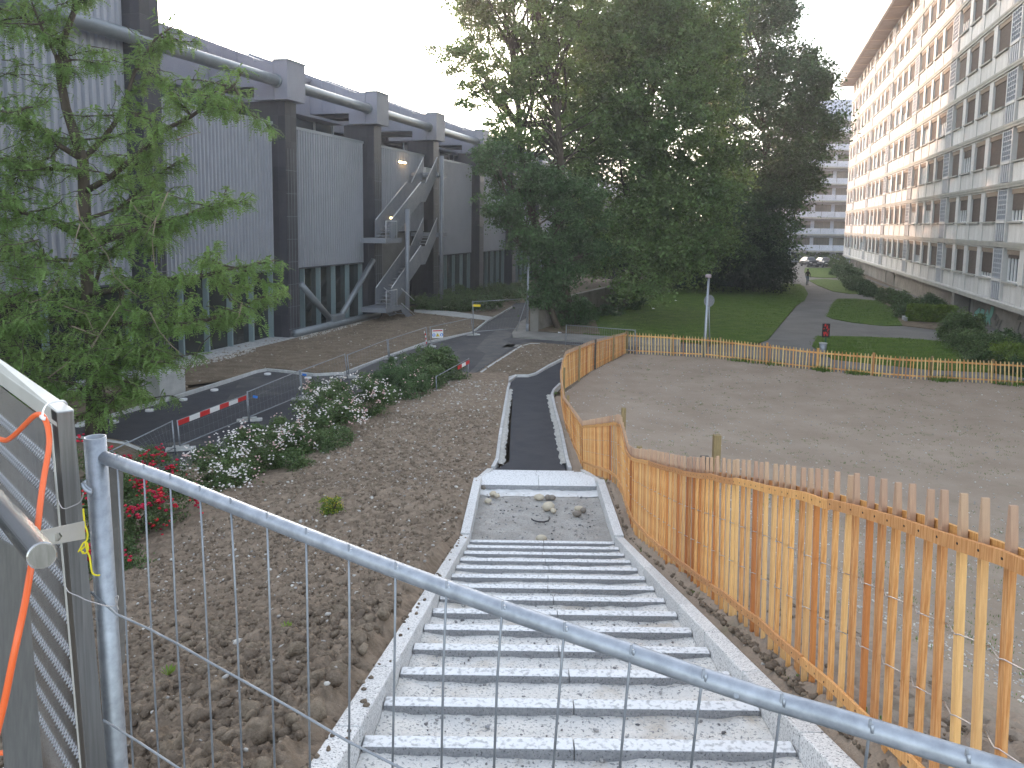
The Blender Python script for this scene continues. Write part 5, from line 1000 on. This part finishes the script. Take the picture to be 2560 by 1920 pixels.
bush('small weed with tiny yellow flowers alone on the soil bank', p, [(p[0], p[1], p[2]+.14, .13, .13, .15), (p[0]-.06, p[1], p[2]+.24, .10, .1, .12), (p[0]+.08, p[1], p[2]+.22, .12, .1, .13)], 'leaf_g', 70, .05, 1500, .03, name='flowering_weed', cat='plant', flowers=[('fl_y', 150, .007, 60)], stems=14)
for i, ((x, y), l) in enumerate((((715, 1582), 'tiny green seedling on the soil, left of the second fence wire group'), ((420, 1698), 'bright green sprout between clods behind the foreground fence'), ((1182, 1100), 'faint green sprout on the bank close to the footpath kerb'))):
    p = GS(x, y, lambda Y: float(ZS(Y))+.0); V = []
    for k in range(9): a = k*.7; r = .03; V += [(p[0], p[1], p[2]+.02), (p[0]+r*cos(a)-.008, p[1]+r*sin(a), p[2]+.06), (p[0]+1.6*r*cos(a), p[1]+1.6*r*sin(a), p[2]+.07), (p[0]+r*cos(a)+.008, p[1]+r*sin(a), p[2]+.05)]
    tag(link('seedling', npmesh('seedling', V, np.arange(len(V)).reshape(-1, 4), M['leaf_g'])), l, 'plant', 'seedlings on the bank')
def gblob(x, y, r, rz, dz=.8): p = G(x, y); return (p[0], p[1], rz*dz, r, r, rz)
gc = [gblob(x, y, 1.4, .55, .7) for x, y in ((1060, 775), (1110, 772), (1160, 772), (1215, 768), (1260, 752), (1180, 755), (1100, 755), (1270, 738), (1310, 728), (1230, 735), (1150, 742))]
bush('broad low carpet of green ground cover before the glazing of the hall', G(1180, 765), gc, 'leaf_s', 420, .4, 26000, .13, name='ground_cover', cat='ground cover', stems=4)
bush('dark shrub at the foot of the big tree in front of the grey wall', G(1420, 818), [gblob(1400, 815, .9, .9), gblob(1440, 812, 1.0, .9), gblob(1465, 800, .8, .6)], 'leaf_d', 120, .25, 12000, .12)
bush('dark low shrub under the boughs at the left edge of the lawn', G(1540, 778), [gblob(1520, 790, .9, .4), gblob(1560, 775, 1.2, .8), gblob(1590, 765, .9, .9)], 'leaf_d', 100, .25, 10000, .13)
def row(label, cells, m, nclump, nl, size, **k): return bush(label, G(*cells[0][:2]), [gblob(c[0], c[1], c[2]*.95, c[3]*.72) for c in cells], m, nclump, .3, nl, size, **k)
row('dark hedge bushes against the far end of the apartment block', [(2115, 700, 1.4, 1.3), (2130, 705, 1.3, 1.3), (2100, 690, 1.5, 1.2), (2135, 712, 1.2, .8)], 'leaf_d', 130, 12000, .16)
row('pale green bushes at the far end of the path beside the parked cars', [(2098, 676, 1.6, 1.6), (2092, 668, 1.6, 1.5), (2108, 682, 1.4, 1.2)], 'leaf_s', 100, 9000, .18)
row('green bushes behind the parked cars', [(2000, 657, 2.0, 1.4), (2020, 655, 2.0, 1.5), (2056, 655, 1.4, 1.5), (2090, 655, 1.6, 1.6), (2078, 654, 1.2, 1.3)], 'leaf_s', 130, 9000, .2)
row('long row of bushes along the stained wall past the first doorway', [(2135, 722, 1.1, .9), (2152, 728, 1.1, 1.0), (2168, 737, 1., .85), (2180, 742, .8, .75)], 'leaf_d', 140, 14000, .13)
row('row of bushes between the first doorway and the clipped hedge', [(2215, 752, .9, .9), (2235, 760, 1.1, .9), (2255, 774, 1.0, .9), (2275, 785, 1.0, .9), (2262, 796, .8, .8), (2300, 775, .9, .75)], 'leaf_s', 190, 20000, .12)
row('loose shrub leaning on the wall behind the clipped hedge', [(2325, 778, .8, 1.0), (2340, 780, .7, .8)], 'leaf_d', 60, 6000, .11)
# clipped yellow green hedge: a box of leaves
def clipped(label, s0, s1, y0, y1, z1, m, n):
    t = thing('hedge', label, 'hedge', NV*QR+BV*s0, rz=RZ); X = RG.uniform(0, s1-s0, n); Yy = RG.uniform(y0, y1, n); Z = RG.uniform(.05, z1, n); f = RG.integers(0, 4, n)
    Z = np.where(f == 0, z1, Z); Yy = np.where(f == 1, y1, Yy); X = np.where(f == 2, 0, X); P = np.stack([X, Yy, Z], -1)+RG.normal(size=(n, 3))*.05
    link('foliage', leafcards(P, .11, M[m], 'foliage', .6, -.2), t); part('stems', MB().box(.15, s1-s0-.15, y0+.15, y1-.15, 0, z1-.18), 'bark', t)
A = G(2268, 812)@BV; Bq = G(2362, 812)@BV
s0, s1 = sorted((float(G(2262, 803)@BV), float(G(2362, 809)@BV)))
clipped('clipped yellow green hedge beside the second doorway of the apartment block', s0, s1, .9, 3.6, 1.05, 'leaf_g', 13000)
part('hedge_wall', MB().box(s0, s1+.6, 3.65, 3.85, -.05, .3), 'concrete', None); hw = bpy.data.objects['hedge_wall']; hw.location = tuple(NV*QR); hw.rotation_euler = (0, 0, RZ); tag(hw, 'low concrete edging wall in front of the clipped hedge', 'wall')
row('tall leafy bush in front of the second doorway', [(2385, 858, .8, 1.1), (2400, 862, .9, 1.35), (2418, 862, .8, 1.4), (2430, 862, .6, 1.1)], 'leaf_s', 170, 19000, .11)
row('light green bush mass below the graffiti', [(2420, 880, .9, .85), (2445, 888, 1.0, .9), (2475, 895, 1.0, .85), (2455, 905, .8, .6), (2500, 890, .9, .7)], 'leaf_s', 190, 22000, .10)
row('dark bush behind the rounded shrub near the right edge', [(2510, 880, .8, .8), (2535, 885, .8, .7)], 'leaf_d', 70, 8000, .10)
row('rounded bright green shrub at the right edge behind the fence', [(2520, 908, .85, .75), (2545, 910, .75, .65)], 'leaf_g', 130, 15000, .085)
row('dark low plants beside the last section of the far fence', [(2560, 935, .7, .45), (2520, 935, .5, .25)], 'leaf_d', 60, 6000, .09)

# ---- honey locust on the left, feathery drooping leaves
def locust():
    base = G(238, 1086); t = thing('tree', 'honey locust tree with drooping feathery leaves beside the road in front of the hall', 'tree', base); base = np.array(base); Y0 = base[1]; tr = MB(); tw = MB(); tips = []
    def Q(x, y, dY=0): return AY(x, y, Y0+dY)-base
    trunk = [np.zeros(3), Q(236, 1000), Q(232, 900), Q(222, 760), Q(215, 640), Q(212, 520), Q(207, 400), Q(165, 270, .2), Q(150, 190), Q(158, 100), Q(185, 30), Q(195, -80), Q(190, -230)]
    tr.tube(trunk, [.26, .2, .185, .17, .16, .15, .14, .115, .10, .085, .07, .055, .03], 12)
    mains = [[(165, 210), (172, 150), (120, 90, .5), (60, 45, 1), (0, 20, 1.4), (-90, -30, 1.6)], [(150, 190), (140, 140), (100, 60, -.6), (70, -20, -.8)], [(207, 400), (150, 215 + 150, -.5), (90, 310, -.8), (40, 285, -1), (-30, 270, -1.2)],
             [(212, 480), (280, 440, -.4), (340, 390, -.8), (400, 330, -1), (480, 290, -1.1), (520, 260, -1.1), (585, 215, -1.2), (605, 180, -1.2)], [(207, 400), (260, 345, .5), (300, 290, .6), (340, 170, .8), (390, 95, .9), (440, 60, .9)], [(190, 20), (230, -30, -.3), (300, -60, -.6), (400, -50, -.8)],
             [(215, 600), (140, 560, -.8), (70, 535, -1.1), (-10, 510, -1.4), (-100, 500, -1.4)], [(218, 650), (100, 650, .8), (30, 620, 1.1), (-60, 600, 1.4)], [(215, 620), (300, 590, -.9), (380, 560, -1.2), (460, 540, -1.4), (540, 520, -1.5), (620, 500, -1.6)],
             [(222, 740), (300, 720, -.9), (400, 700, -1.3), (500, 690, -1.5), (590, 670, -1.6), (690, 650, -1.7)], [(225, 800), (320, 810, -.6), (420, 815, -.9), (520, 800, -1.1), (600, 770, -1.2), (660, 740, -1.2)], [(228, 830), (150, 800, -.7), (60, 800, -1.1), (-30, 810, -1.3)], [(232, 900), (150, 900, .7), (70, 880, 1), (-20, 900, 1.2)],
             [(236, 985), (280, 940, -.5), (330, 900, -.9), (365, 880, -1)], [(236, 1000), (190, 960, -.4), (140, 950, -.7), (90, 960, -.9)], [(222, 760), (260, 640, 1.0), (330, 580, 1.3), (430, 470, 1.4)], [(207, 430), (110, 420, .7), (20, 400, 1.1), (-60, 380, 1.2)],
             [(238, 1040), (262, 1000, -.3), (300, 985, -.5), (330, 960, -.6)], [(212, 550), (300, 520, .9), (390, 440, 1.2), (450, 400, 1.3)], [(225, 810), (290, 860, -.9), (350, 890, -1.3), (400, 880, -1.5)]]
    def twigs(pts, lens, dens=1., start=.28):
        n = len(pts); D = [0]
        for a, b_ in zip(pts[:-1], pts[1:]): D.append(D[-1]+np.linalg.norm(b_-a))
        L = D[-1]; k = int(L*7*dens)
        for i in range(k):
            s = L*(start+(1-start)*(i+RG.random())/k); p = np.array([np.interp(s, D, [q[c] for q in pts]) for c in range(3)]); q2 = np.array([np.interp(min(s+.2, L), D, [q[c] for q in pts]) for c in range(3)])
            d = q2-p; d = d/(np.linalg.norm(d)+1e-6) if np.linalg.norm(d) > 1e-3 else np.array([1., 0, 0]); a = RG.normal(size=3); a[2] *= .35; a = a/np.linalg.norm(a); v = d*.55+a*.85; v /= np.linalg.norm(v); l = lens*RG.uniform(.4, 1.1)*(1-.35*s/L)
            e = p+v*l+np.array([0, 0, -.12*l]); pp_ = limb(tw, p, e, .012, .004, .08, 4, 4); m_ = 8+int(l*16)
            for j in range(m_): u = .2+.85*j/m_; tips.append((p+(e-p)*u+RG.normal(size=3)*.03, v))
    for mn in mains:
        pts = [Q(*m_) if isinstance(m_, tuple) else m_ for m_ in mn]; k = len(pts); r0 = .075 if k > 4 else .05
        tr.tube(pts, [r0*(1-i/(k-.6))+.012 for i in range(k)], 7); twigs(pts, .85)
        for j in range(1, k-1):
            for sg in (-1, 1):
                v = RG.normal(size=3); v[2] = v[2]*.4+.15; v /= np.linalg.norm(v); L2 = RG.uniform(.8, 1.6); e = pts[j]+v*L2; pp_ = limb(tr, pts[j], e, .03, .008, .1, 5, 5); twigs(pp_, .5, 1.1, .15)
    for x, y, dY, r, rz in ((40, 470, -.5, 1.3, .8), (80, 660, -.8, 1.4, .8), (40, 850, -.5, 1.7, 1.0), (170, 740, -1, 1.5, 1.0), (330, 800, -1.2, 1.2, .7), (420, 775, -1.3, 1.0, .6), (120, 330, 0, 1.4, .9), (20, 720, 0, 1.6, 1.0), (60, 180, .5, 1.2, .8), (330, 150, .5, 1.0, .8), (330, 470, -.8, .7, .5), (260, 880, -1.2, 1.2, .8), (280, 620, -1, .9, .6), (540, 740, -1.4, .7, .4), (-60, 600, .5, 1.6, 1.4), (210, 960, -1.2, .9, .5), (380, 560, -1.2, .9, .5), (100, 960, -.6, 1.2, .6)):
        c = Q(x, y, dY)
        for _ in range(int(15*r*r)):
            o_ = RG.normal(size=3)*np.array([r, r, rz])*.55; s_ = c+o_; v = RG.normal(size=3); v[2] *= .25; v /= np.linalg.norm(v); l = RG.uniform(.5, 1.1); e = s_+v*l-np.array([0, 0, .15*l]); limb(tw, s_, e, .014, .004, .1, 4, 4)
            for j in range(16): tips.append((s_+(e-s_)*(.05+j/15)+RG.normal(size=3)*.035, v))
    part('trunk', tr, 'bark', t, sm=True); part('twigs', tw, 'bark', t, sm=True)['kind'] = 'stuff'
    # bare dead twigs hanging through the crown
    dt = MB()
    for c in ([(190, 500), (200, 545), (240, 600), (270, 640), (285, 690), (330, 730), (350, 745)], [(200, 560), (185, 610), (170, 660), (140, 710), (110, 745), (75, 757), (60, 748)], [(160, 765), (215, 785), (235, 830), (250, 835), (290, 775), (300, 760)], [(180, 815), (245, 840), (225, 870), (240, 860)], [(375, 780), (400, 830), (430, 865), (460, 890)], [(120, 945), (180, 900), (230, 870), (255, 825)], [(420, 480), (400, 530), (385, 555), (350, 610)], [(390, 545), (380, 600), (385, 650), (388, 680)], [(325, 500), (345, 530), (385, 550)], [(440, 350), (480, 335), (503, 330)], [(605, 755), (598, 790), (590, 800)]):
        dt.tube([Q(x, y, -1.9) for x, y in c], [.016]+[.009]*(len(c)-2)+[.004], 5)
    part('dead_twigs', dt, 'twig', t, sm=True)
    # compound leaves: a drooping rib with leaflets either side
    V = []; n = 0; tips_ = tips
    rp = RG.permutation(len(tips_))
    for ii in rp[:27000]:
        p, v = tips_[ii]; a = RG.normal(size=3); d = v*.5+a*.5; d[2] -= .35; d /= np.linalg.norm(d); L = RG.uniform(.17, .29); s = np.cross(d, (0, 0, 1.)); s /= np.linalg.norm(s)+1e-6; s = s*cos(a[0])+np.cross(d, s)*sin(a[0])*.5; m_ = 6
        for j in range(m_):
            u = (j+.5)/m_; c = p+d*L*u+np.array([0, 0, -.35*L*u*u]); w = .042*(1-abs(u-.5)*.8); lw = L/m_*.85
            for sg in (-1, 1): e = c+s*sg*w+np.array([0, 0, -w*.2])+d*lw*.5; V += [c-d*lw*.40, c+d*lw*.45, e+d*lw*.36, e-d*lw*.40]
    link('crown', npmesh('crown', V, np.arange(len(V)).reshape(-1, 4), M['leaf_hl']), t)
locust()
# ================================================================ foreground: steel railing, cable, mobile fence panel
# mobile fence panel right in front of the camera
fp = thing('mobile_fence', 'galvanised mobile fence panel slanting across the top of the steps, right in front', 'mobile fence', (0, 0, 0))
depth = lambda x: 1/(.535+(x-246)*(.955-.535)/(2499-246))
ctr = [(250, 1140), (340, 1172), (434, 1206), (640, 1289), (800, 1352), (929, 1402), (1100, 1465), (1280, 1531), (1430, 1583), (1569, 1630), (1740, 1689), (1917, 1747), (2060, 1787), (2209, 1833), (2350, 1877), (2499, 1922), (2700, 1990)]
tp = [AD(x, y, depth(x)) for x, y in ctr]; part('top_tube', MB().tube(tp, .0152, 20), 'galv', fp, sm=True)
pt_ = AD(237, 1092, 1.86); pb_ = AD(303, 2060, 1.99); pm = MB(); nP = 28; vs = []; 
axis = (pb_-pt_)/np.linalg.norm(pb_-pt_); ux = np.cross(axis, (0, 1., 0)); ux /= np.linalg.norm(ux); uy = np.cross(axis, ux)
for r, q in ((.0242, pb_), (.0242, pt_), (.0208, pt_), (.0208, pt_+axis*.25)): vs += [q+(ux*cos(2*pi*i/nP)+uy*sin(2*pi*i/nP))*r for i in range(nP)]
pm.add(vs, [(k*nP+i, k*nP+(i+1) % nP, (k+1)*nP+(i+1) % nP, (k+1)*nP+i) for k in range(3) for i in range(nP)]+[tuple(3*nP+i for i in range(nP))]); part('end_post', pm, 'galv', fp, sm=True)
for xt, xb in ((292, 333), (359, 398), (425, 462), (499, 533), (576, 605), (667, 687), (765, 775), (872, 872), (989, 981), (1117, 1104), (1257, 1236), (1412, 1383), (1579, 1550), (1759, 1728), (1955, 1931), (2176, 2162), (2418, 2410)):
    yt = float(np.interp(xt, [c[0] for c in ctr], [c[1] for c in ctr])); D = depth(xt); a = AD(xt, yt-17*(1+.4*(xt-250)/2250), D-.016); b_ = AD(xb+(xb-xt)*60/max(60, 1920-yt), 1985, D*1.0+.05); m1 = a+(b_-a)*.4+np.array([RG.normal()*.0012, 0, 0])
    part('mesh_wire', MB().tube([a, m1, b_], .0023, 8), 'galv_dull', fp, sm=True)
    w_ = AD(xt, yt-2, D-.017); part('weld', MB().tube([w_+np.array([.003, 0.002, .004]), w_+np.array([.004, 0.002, -.008])], .0026, 6), 'galv', fp, sm=True)
for c in ([(226, 1480), (289, 1534), (376, 1574), (448, 1612), (521, 1654), (640, 1720), (750, 1783), (871, 1854), (1002, 1920), (1150, 1995)], [(258, 1800), (350, 1857), (446, 1920), (560, 1990)]): part('mesh_wire', MB().tube([AD(x, y, depth(x)*1.01-.035) for x, y in c], .0025, 8), 'galv_dull', fp, sm=True)
part('tube_hole', MB().tube([AD(1841, 1739, depth(1841)-.016), AD(1841, 1739, depth(1841)-.0125)], .004, 12), 'galv_dull', fp)
part('post_hook', MB().tube([AD(x, y, 1.82) for x, y in ((203, 1208), (208, 1216), (214, 1224), (224, 1230), (230, 1232))], .0045, 8), 'galv', fp, sm=True)
part('post_hook', MB().tube([AD(x, y, 1.83) for x, y in ((230, 1226), (222, 1222), (212, 1212), (210, 1206), (216, 1203))], .004, 8), 'galv', fp, sm=True)
# weathered stake behind the post
a = AD(285, 1160, 2.15); b_ = AD(292, 1660, 2.35); tag(part('grey_stake', MB().beam(b_, a, .034, .03, (0, 1, 0)), 'wood_grey'), 'weathered grey stake directly behind the foreground fence post', 'stake')
gs = bpy.data.objects['grey_stake']; gs.data.materials[0] = mat('grey_stake', (.11, .105, .10), (.17, .16, .15), .85, 5, .3, 40)
# stainless railing
rl = thing('steel_railing', 'brushed stainless steel railing with a woven cable mesh panel at the left edge', 'railing', (0, 0, 0))
dD = 1.78; far = 2.35
E_o, E_i, E_l = AD(185, 1023, dD+.02), AD(141, 1029, dD), AD(141, 1029, dD)
O0, I0, L0 = AD(-60, 855, far+.03), AD(-60, 888, far), AD(-60, 918, far)
I1 = AD(141, 1029, dD); O1 = AD(185, 1023, dD+.012)
zz = np.array([0, 0, -.037]); part('top_rail', MB().hexa([I1+zz, I0+zz, O0+zz, O1+zz, I1, I0, O0, O1]), 'steel_top', rl, bev=.002)
dirn = (I0-I1); dirn /= np.linalg.norm(dirn); sd3 = (O1-I1)
pA, pB = AD(141, 1031, dD-.002), AD(184, 1026, dD+.01); qA, qB = AD(233, 2120, dD+.14), AD(287, 2120, dD+.15)
bk = dirn*.045
part('end_post', MB().hexa([qA, qB, qB+bk, qA+bk, pA, pB, pB+bk, pA+bk]), 'steel_d', rl, bev=.002)
# edge frame strip
part('frame_strip', MB().hexa([qA+bk*1.02, qA+bk*1.3, qA+bk*1.3+sd3*.2, qA+bk*1.02+sd3*.2, pA+bk*1.02+zz, pA+bk*1.3+zz, pA+bk*1.3+sd3*.2+zz, pA+bk*1.02+sd3*.2+zz]), 'steel_top', rl)
part('end_post', MB().hexa([AD(22, 2050, 1.43), AD(118, 2050, 1.43), AD(118, 2050, 1.48), AD(18, 2050, 1.48), AD(-28, 1330, 1.42), AD(64, 1380, 1.42), AD(64, 1380, 1.47), AD(-28, 1330, 1.47)]), 'steel_dd', rl, bev=.002)
# mesh panel plane: from the post face towards I0
mp0 = pA+bk*1.35+sd3*.25; vz = (qA-pA)/np.linalg.norm(qA-pA); dh = dirn.copy()
vw = MB(); step = .0085; k = 0
while k*step < .95: a = mp0+dh*k*step+vz*.05; vw.tube([a, a+vz*1.35], .0013, 4, False); k += 1
o = part('vertical_wires', vw, 'steel', rl); o['kind'] = 'stuff'
for rwz in (.145, .235, .33, .425, .52, .61, .70, .79, .88, .97):
    for off in (-.007, .007):
        pts = []; 
        for j in range(112):
            sg_ = 1 if (j % 2) ^ (off > 0) else -1; a = mp0+dh*j*.0085+vz*(rwz+off+.0045*sg_)+sd3*(-.16 if sg_ > 0 else .08); pts.append(a)
        part('woven_cable', MB().tube(pts, .0019, 5), 'rail_lt', rl, sm=True)
# handrail tube with bracket
h1, h0 = AD(105, 1389, 1.25), AD(-60, 1196, 1.98); ax_ = (h1-h0)/np.linalg.norm(h1-h0); part('handrail', MB().tube([h0, h1, h1+ax_*.002], [.0215, .0215, .0195], 36), 'steel', rl, sm=False)
hm = bpy.data.objects['handrail'] if 'handrail' in bpy.data.objects else None
part('handrail_cap', MB().tube([h1+ax_*.0025, h1+ax_*.004], .0185, 30), 'steel_d', rl)
part('bracket', MB().hexa([AD(100, 1368, 1.5), AD(214, 1347, 1.72), AD(214, 1347, 1.728), AD(100, 1368, 1.508), AD(98, 1327, 1.5), AD(211, 1302, 1.72), AD(211, 1302, 1.728), AD(98, 1327, 1.508)]), 'steel_top', rl, bev=.001)
bo = AD(144, 1341, 1.575); part('bolt', MB().tube([bo, bo+np.array([.002, -.008, .001])], .0085, 6), 'steel', rl)
# orange cable
def cable(pts, r, nm, m, label, cat, sub=3):
    P_ = [np.array(p) for p in pts]; out = []
    for i in range(len(P_)-1):
        p0, p1, p2, p3 = P_[max(i-1, 0)], P_[i], P_[i+1], P_[min(i+2, len(P_)-1)]
        for j in range(sub): u = j/sub; out.append(.5*((2*p1)+(-p0+p2)*u+(2*p0-5*p1+4*p2-p3)*u*u+(-p0+3*p1-3*p2+p3)*u**3))
    out.append(P_[-1]); return tag(part(nm, MB().tube(out, r, 12), m, sm=True), label, cat)
cable([AD(x, y, d) for x, y, d in ((-20, 1092, 1.9), (4, 1099, 1.85), (18, 1100, 1.82), (40, 1084, 1.78), (65, 1059, 1.74), (85, 1040, 1.71), (100, 1036, 1.7), (110, 1044, 1.69), (119, 1065, 1.68), (123, 1095, 1.67), (121, 1130, 1.64), (112, 1180, 1.6), (103, 1240, 1.55), (95, 1310, 1.5), (85, 1375, 1.46), (74, 1440, 1.40), (62, 1510, 1.36), (47, 1580, 1.33), (30, 1660, 1.32), (10, 1760, 1.32), (-15, 1860, 1.32))], .0058, 'orange_cable', 'orange', 'thick orange cable tied to the top of the steel railing and hanging down', 'cable')
cable([AD(x, y, d) for x, y, d in ((-10, 1883, 1.6), (15, 1882, 1.6), (32, 1884, 1.6), (34, 1905, 1.6))], .005, 'orange_cable', 'orange', 'loose end of orange cable low at the left edge', 'cable')
cable([AD(x, y, d) for x, y, d in ((106, 1044, 1.68), (107, 1030, 1.7), (112, 1018, 1.74), (120, 1010, 1.77), (135, 1004, 1.79), (155, 1002, 1.8), (163, 1005, 1.82), (167, 1012, 1.85))], .0022, 'cable_tie', 'tie', 'white cable tie looped over the end of the steel top rail', 'cable tie')
cable([AD(x, y, d) for x, y, d in ((103, 1041, 1.69), (108, 1046, 1.675), (114, 1047, 1.675))], .004, 'tie_knot', 'tie', 'white knot of the tie around the orange cable', 'cable tie')
ys_ = [(208, 1272), (209, 1284), (212, 1312), (217, 1325), (219, 1340), (216, 1352), (208, 1358), (203, 1368), (205, 1380), (214, 1383), (220, 1372), (217, 1356), (214, 1362), (219, 1380), (224, 1392), (227, 1412), (231, 1432), (240, 1438), (249, 1438)]
cable([AD(x, y, 1.72+.002*(i % 3)) for i, (x, y) in enumerate(ys_)], .0019, 'yellow_string', 'yellow', 'knotted yellow string hanging between the steel post and the fence post', 'string')
for e, lab_ in ((((206, 1362), (200, 1372), (196, 1380)), 'longest frayed yellow strand, pointing left below the string knot'), (((208, 1378), (207, 1385)), 'short frayed yellow strand hanging straight below the string knot'), (((212, 1366), (204, 1374), (199, 1376)), 'frayed yellow strand crossing the front of the string knot')): cable([AD(x, y, 1.71) for x, y in e], .0016, 'string_strand', 'yellow', lab_, 'string')['group'] = 'frayed strands of the yellow string'
cable([AD(x, y, 1.74) for x, y in ((145, 1250), (152, 1266), (162, 1272), (180, 1266), (198, 1257), (206, 1245), (208, 1232))], .0012, 'binding_wire', 'wire', 'thin wire loop hanging across the steel post of the railing', 'wire')
cable([AD(x, y, 1.76) for x, y in ((165, 1468), (172, 1480), (195, 1490), (215, 1500), (238, 1507), (265, 1515), (286, 1515), (291, 1508), (288, 1495), (296, 1490), (293, 1512), (297, 1525))], .0012, 'binding_wire', 'wire', 'thin twisted binding wire round the foreground fence post', 'wire')
# platform floor that carries camera, railing and panel
struct('platform', MB().box(-4, 3.2, -6, .9, 3.6, 4.2), 'concrete')
a = AD(-60, 1850, 1.9); struct('ramp', MB().box(-3.2, -1.05, .9, 1.9, 3.2, 4.12), 'concrete')

# ---------------------------------------------------------------- thin evening haze
hzm = bpy.data.materials.new('haze_air'); hzm.use_nodes = True; t_ = hzm.node_tree; t_.nodes.remove(t_.nodes["Principled BSDF"]); pv = t_.nodes.new("ShaderNodeVolumePrincipled"); pv.inputs["Density"].default_value = .0011; pv.inputs["Color"].default_value = (.93, .92, .95, 1); pv.inputs["Anisotropy"].default_value = .5
lnk(t_, pv.outputs[0], t_.nodes["Material Output"].inputs["Volume"])
tag(part('haze', MB().box(-150, 150, -30, 260, -1.2, 42), hzm), kind='stuff')
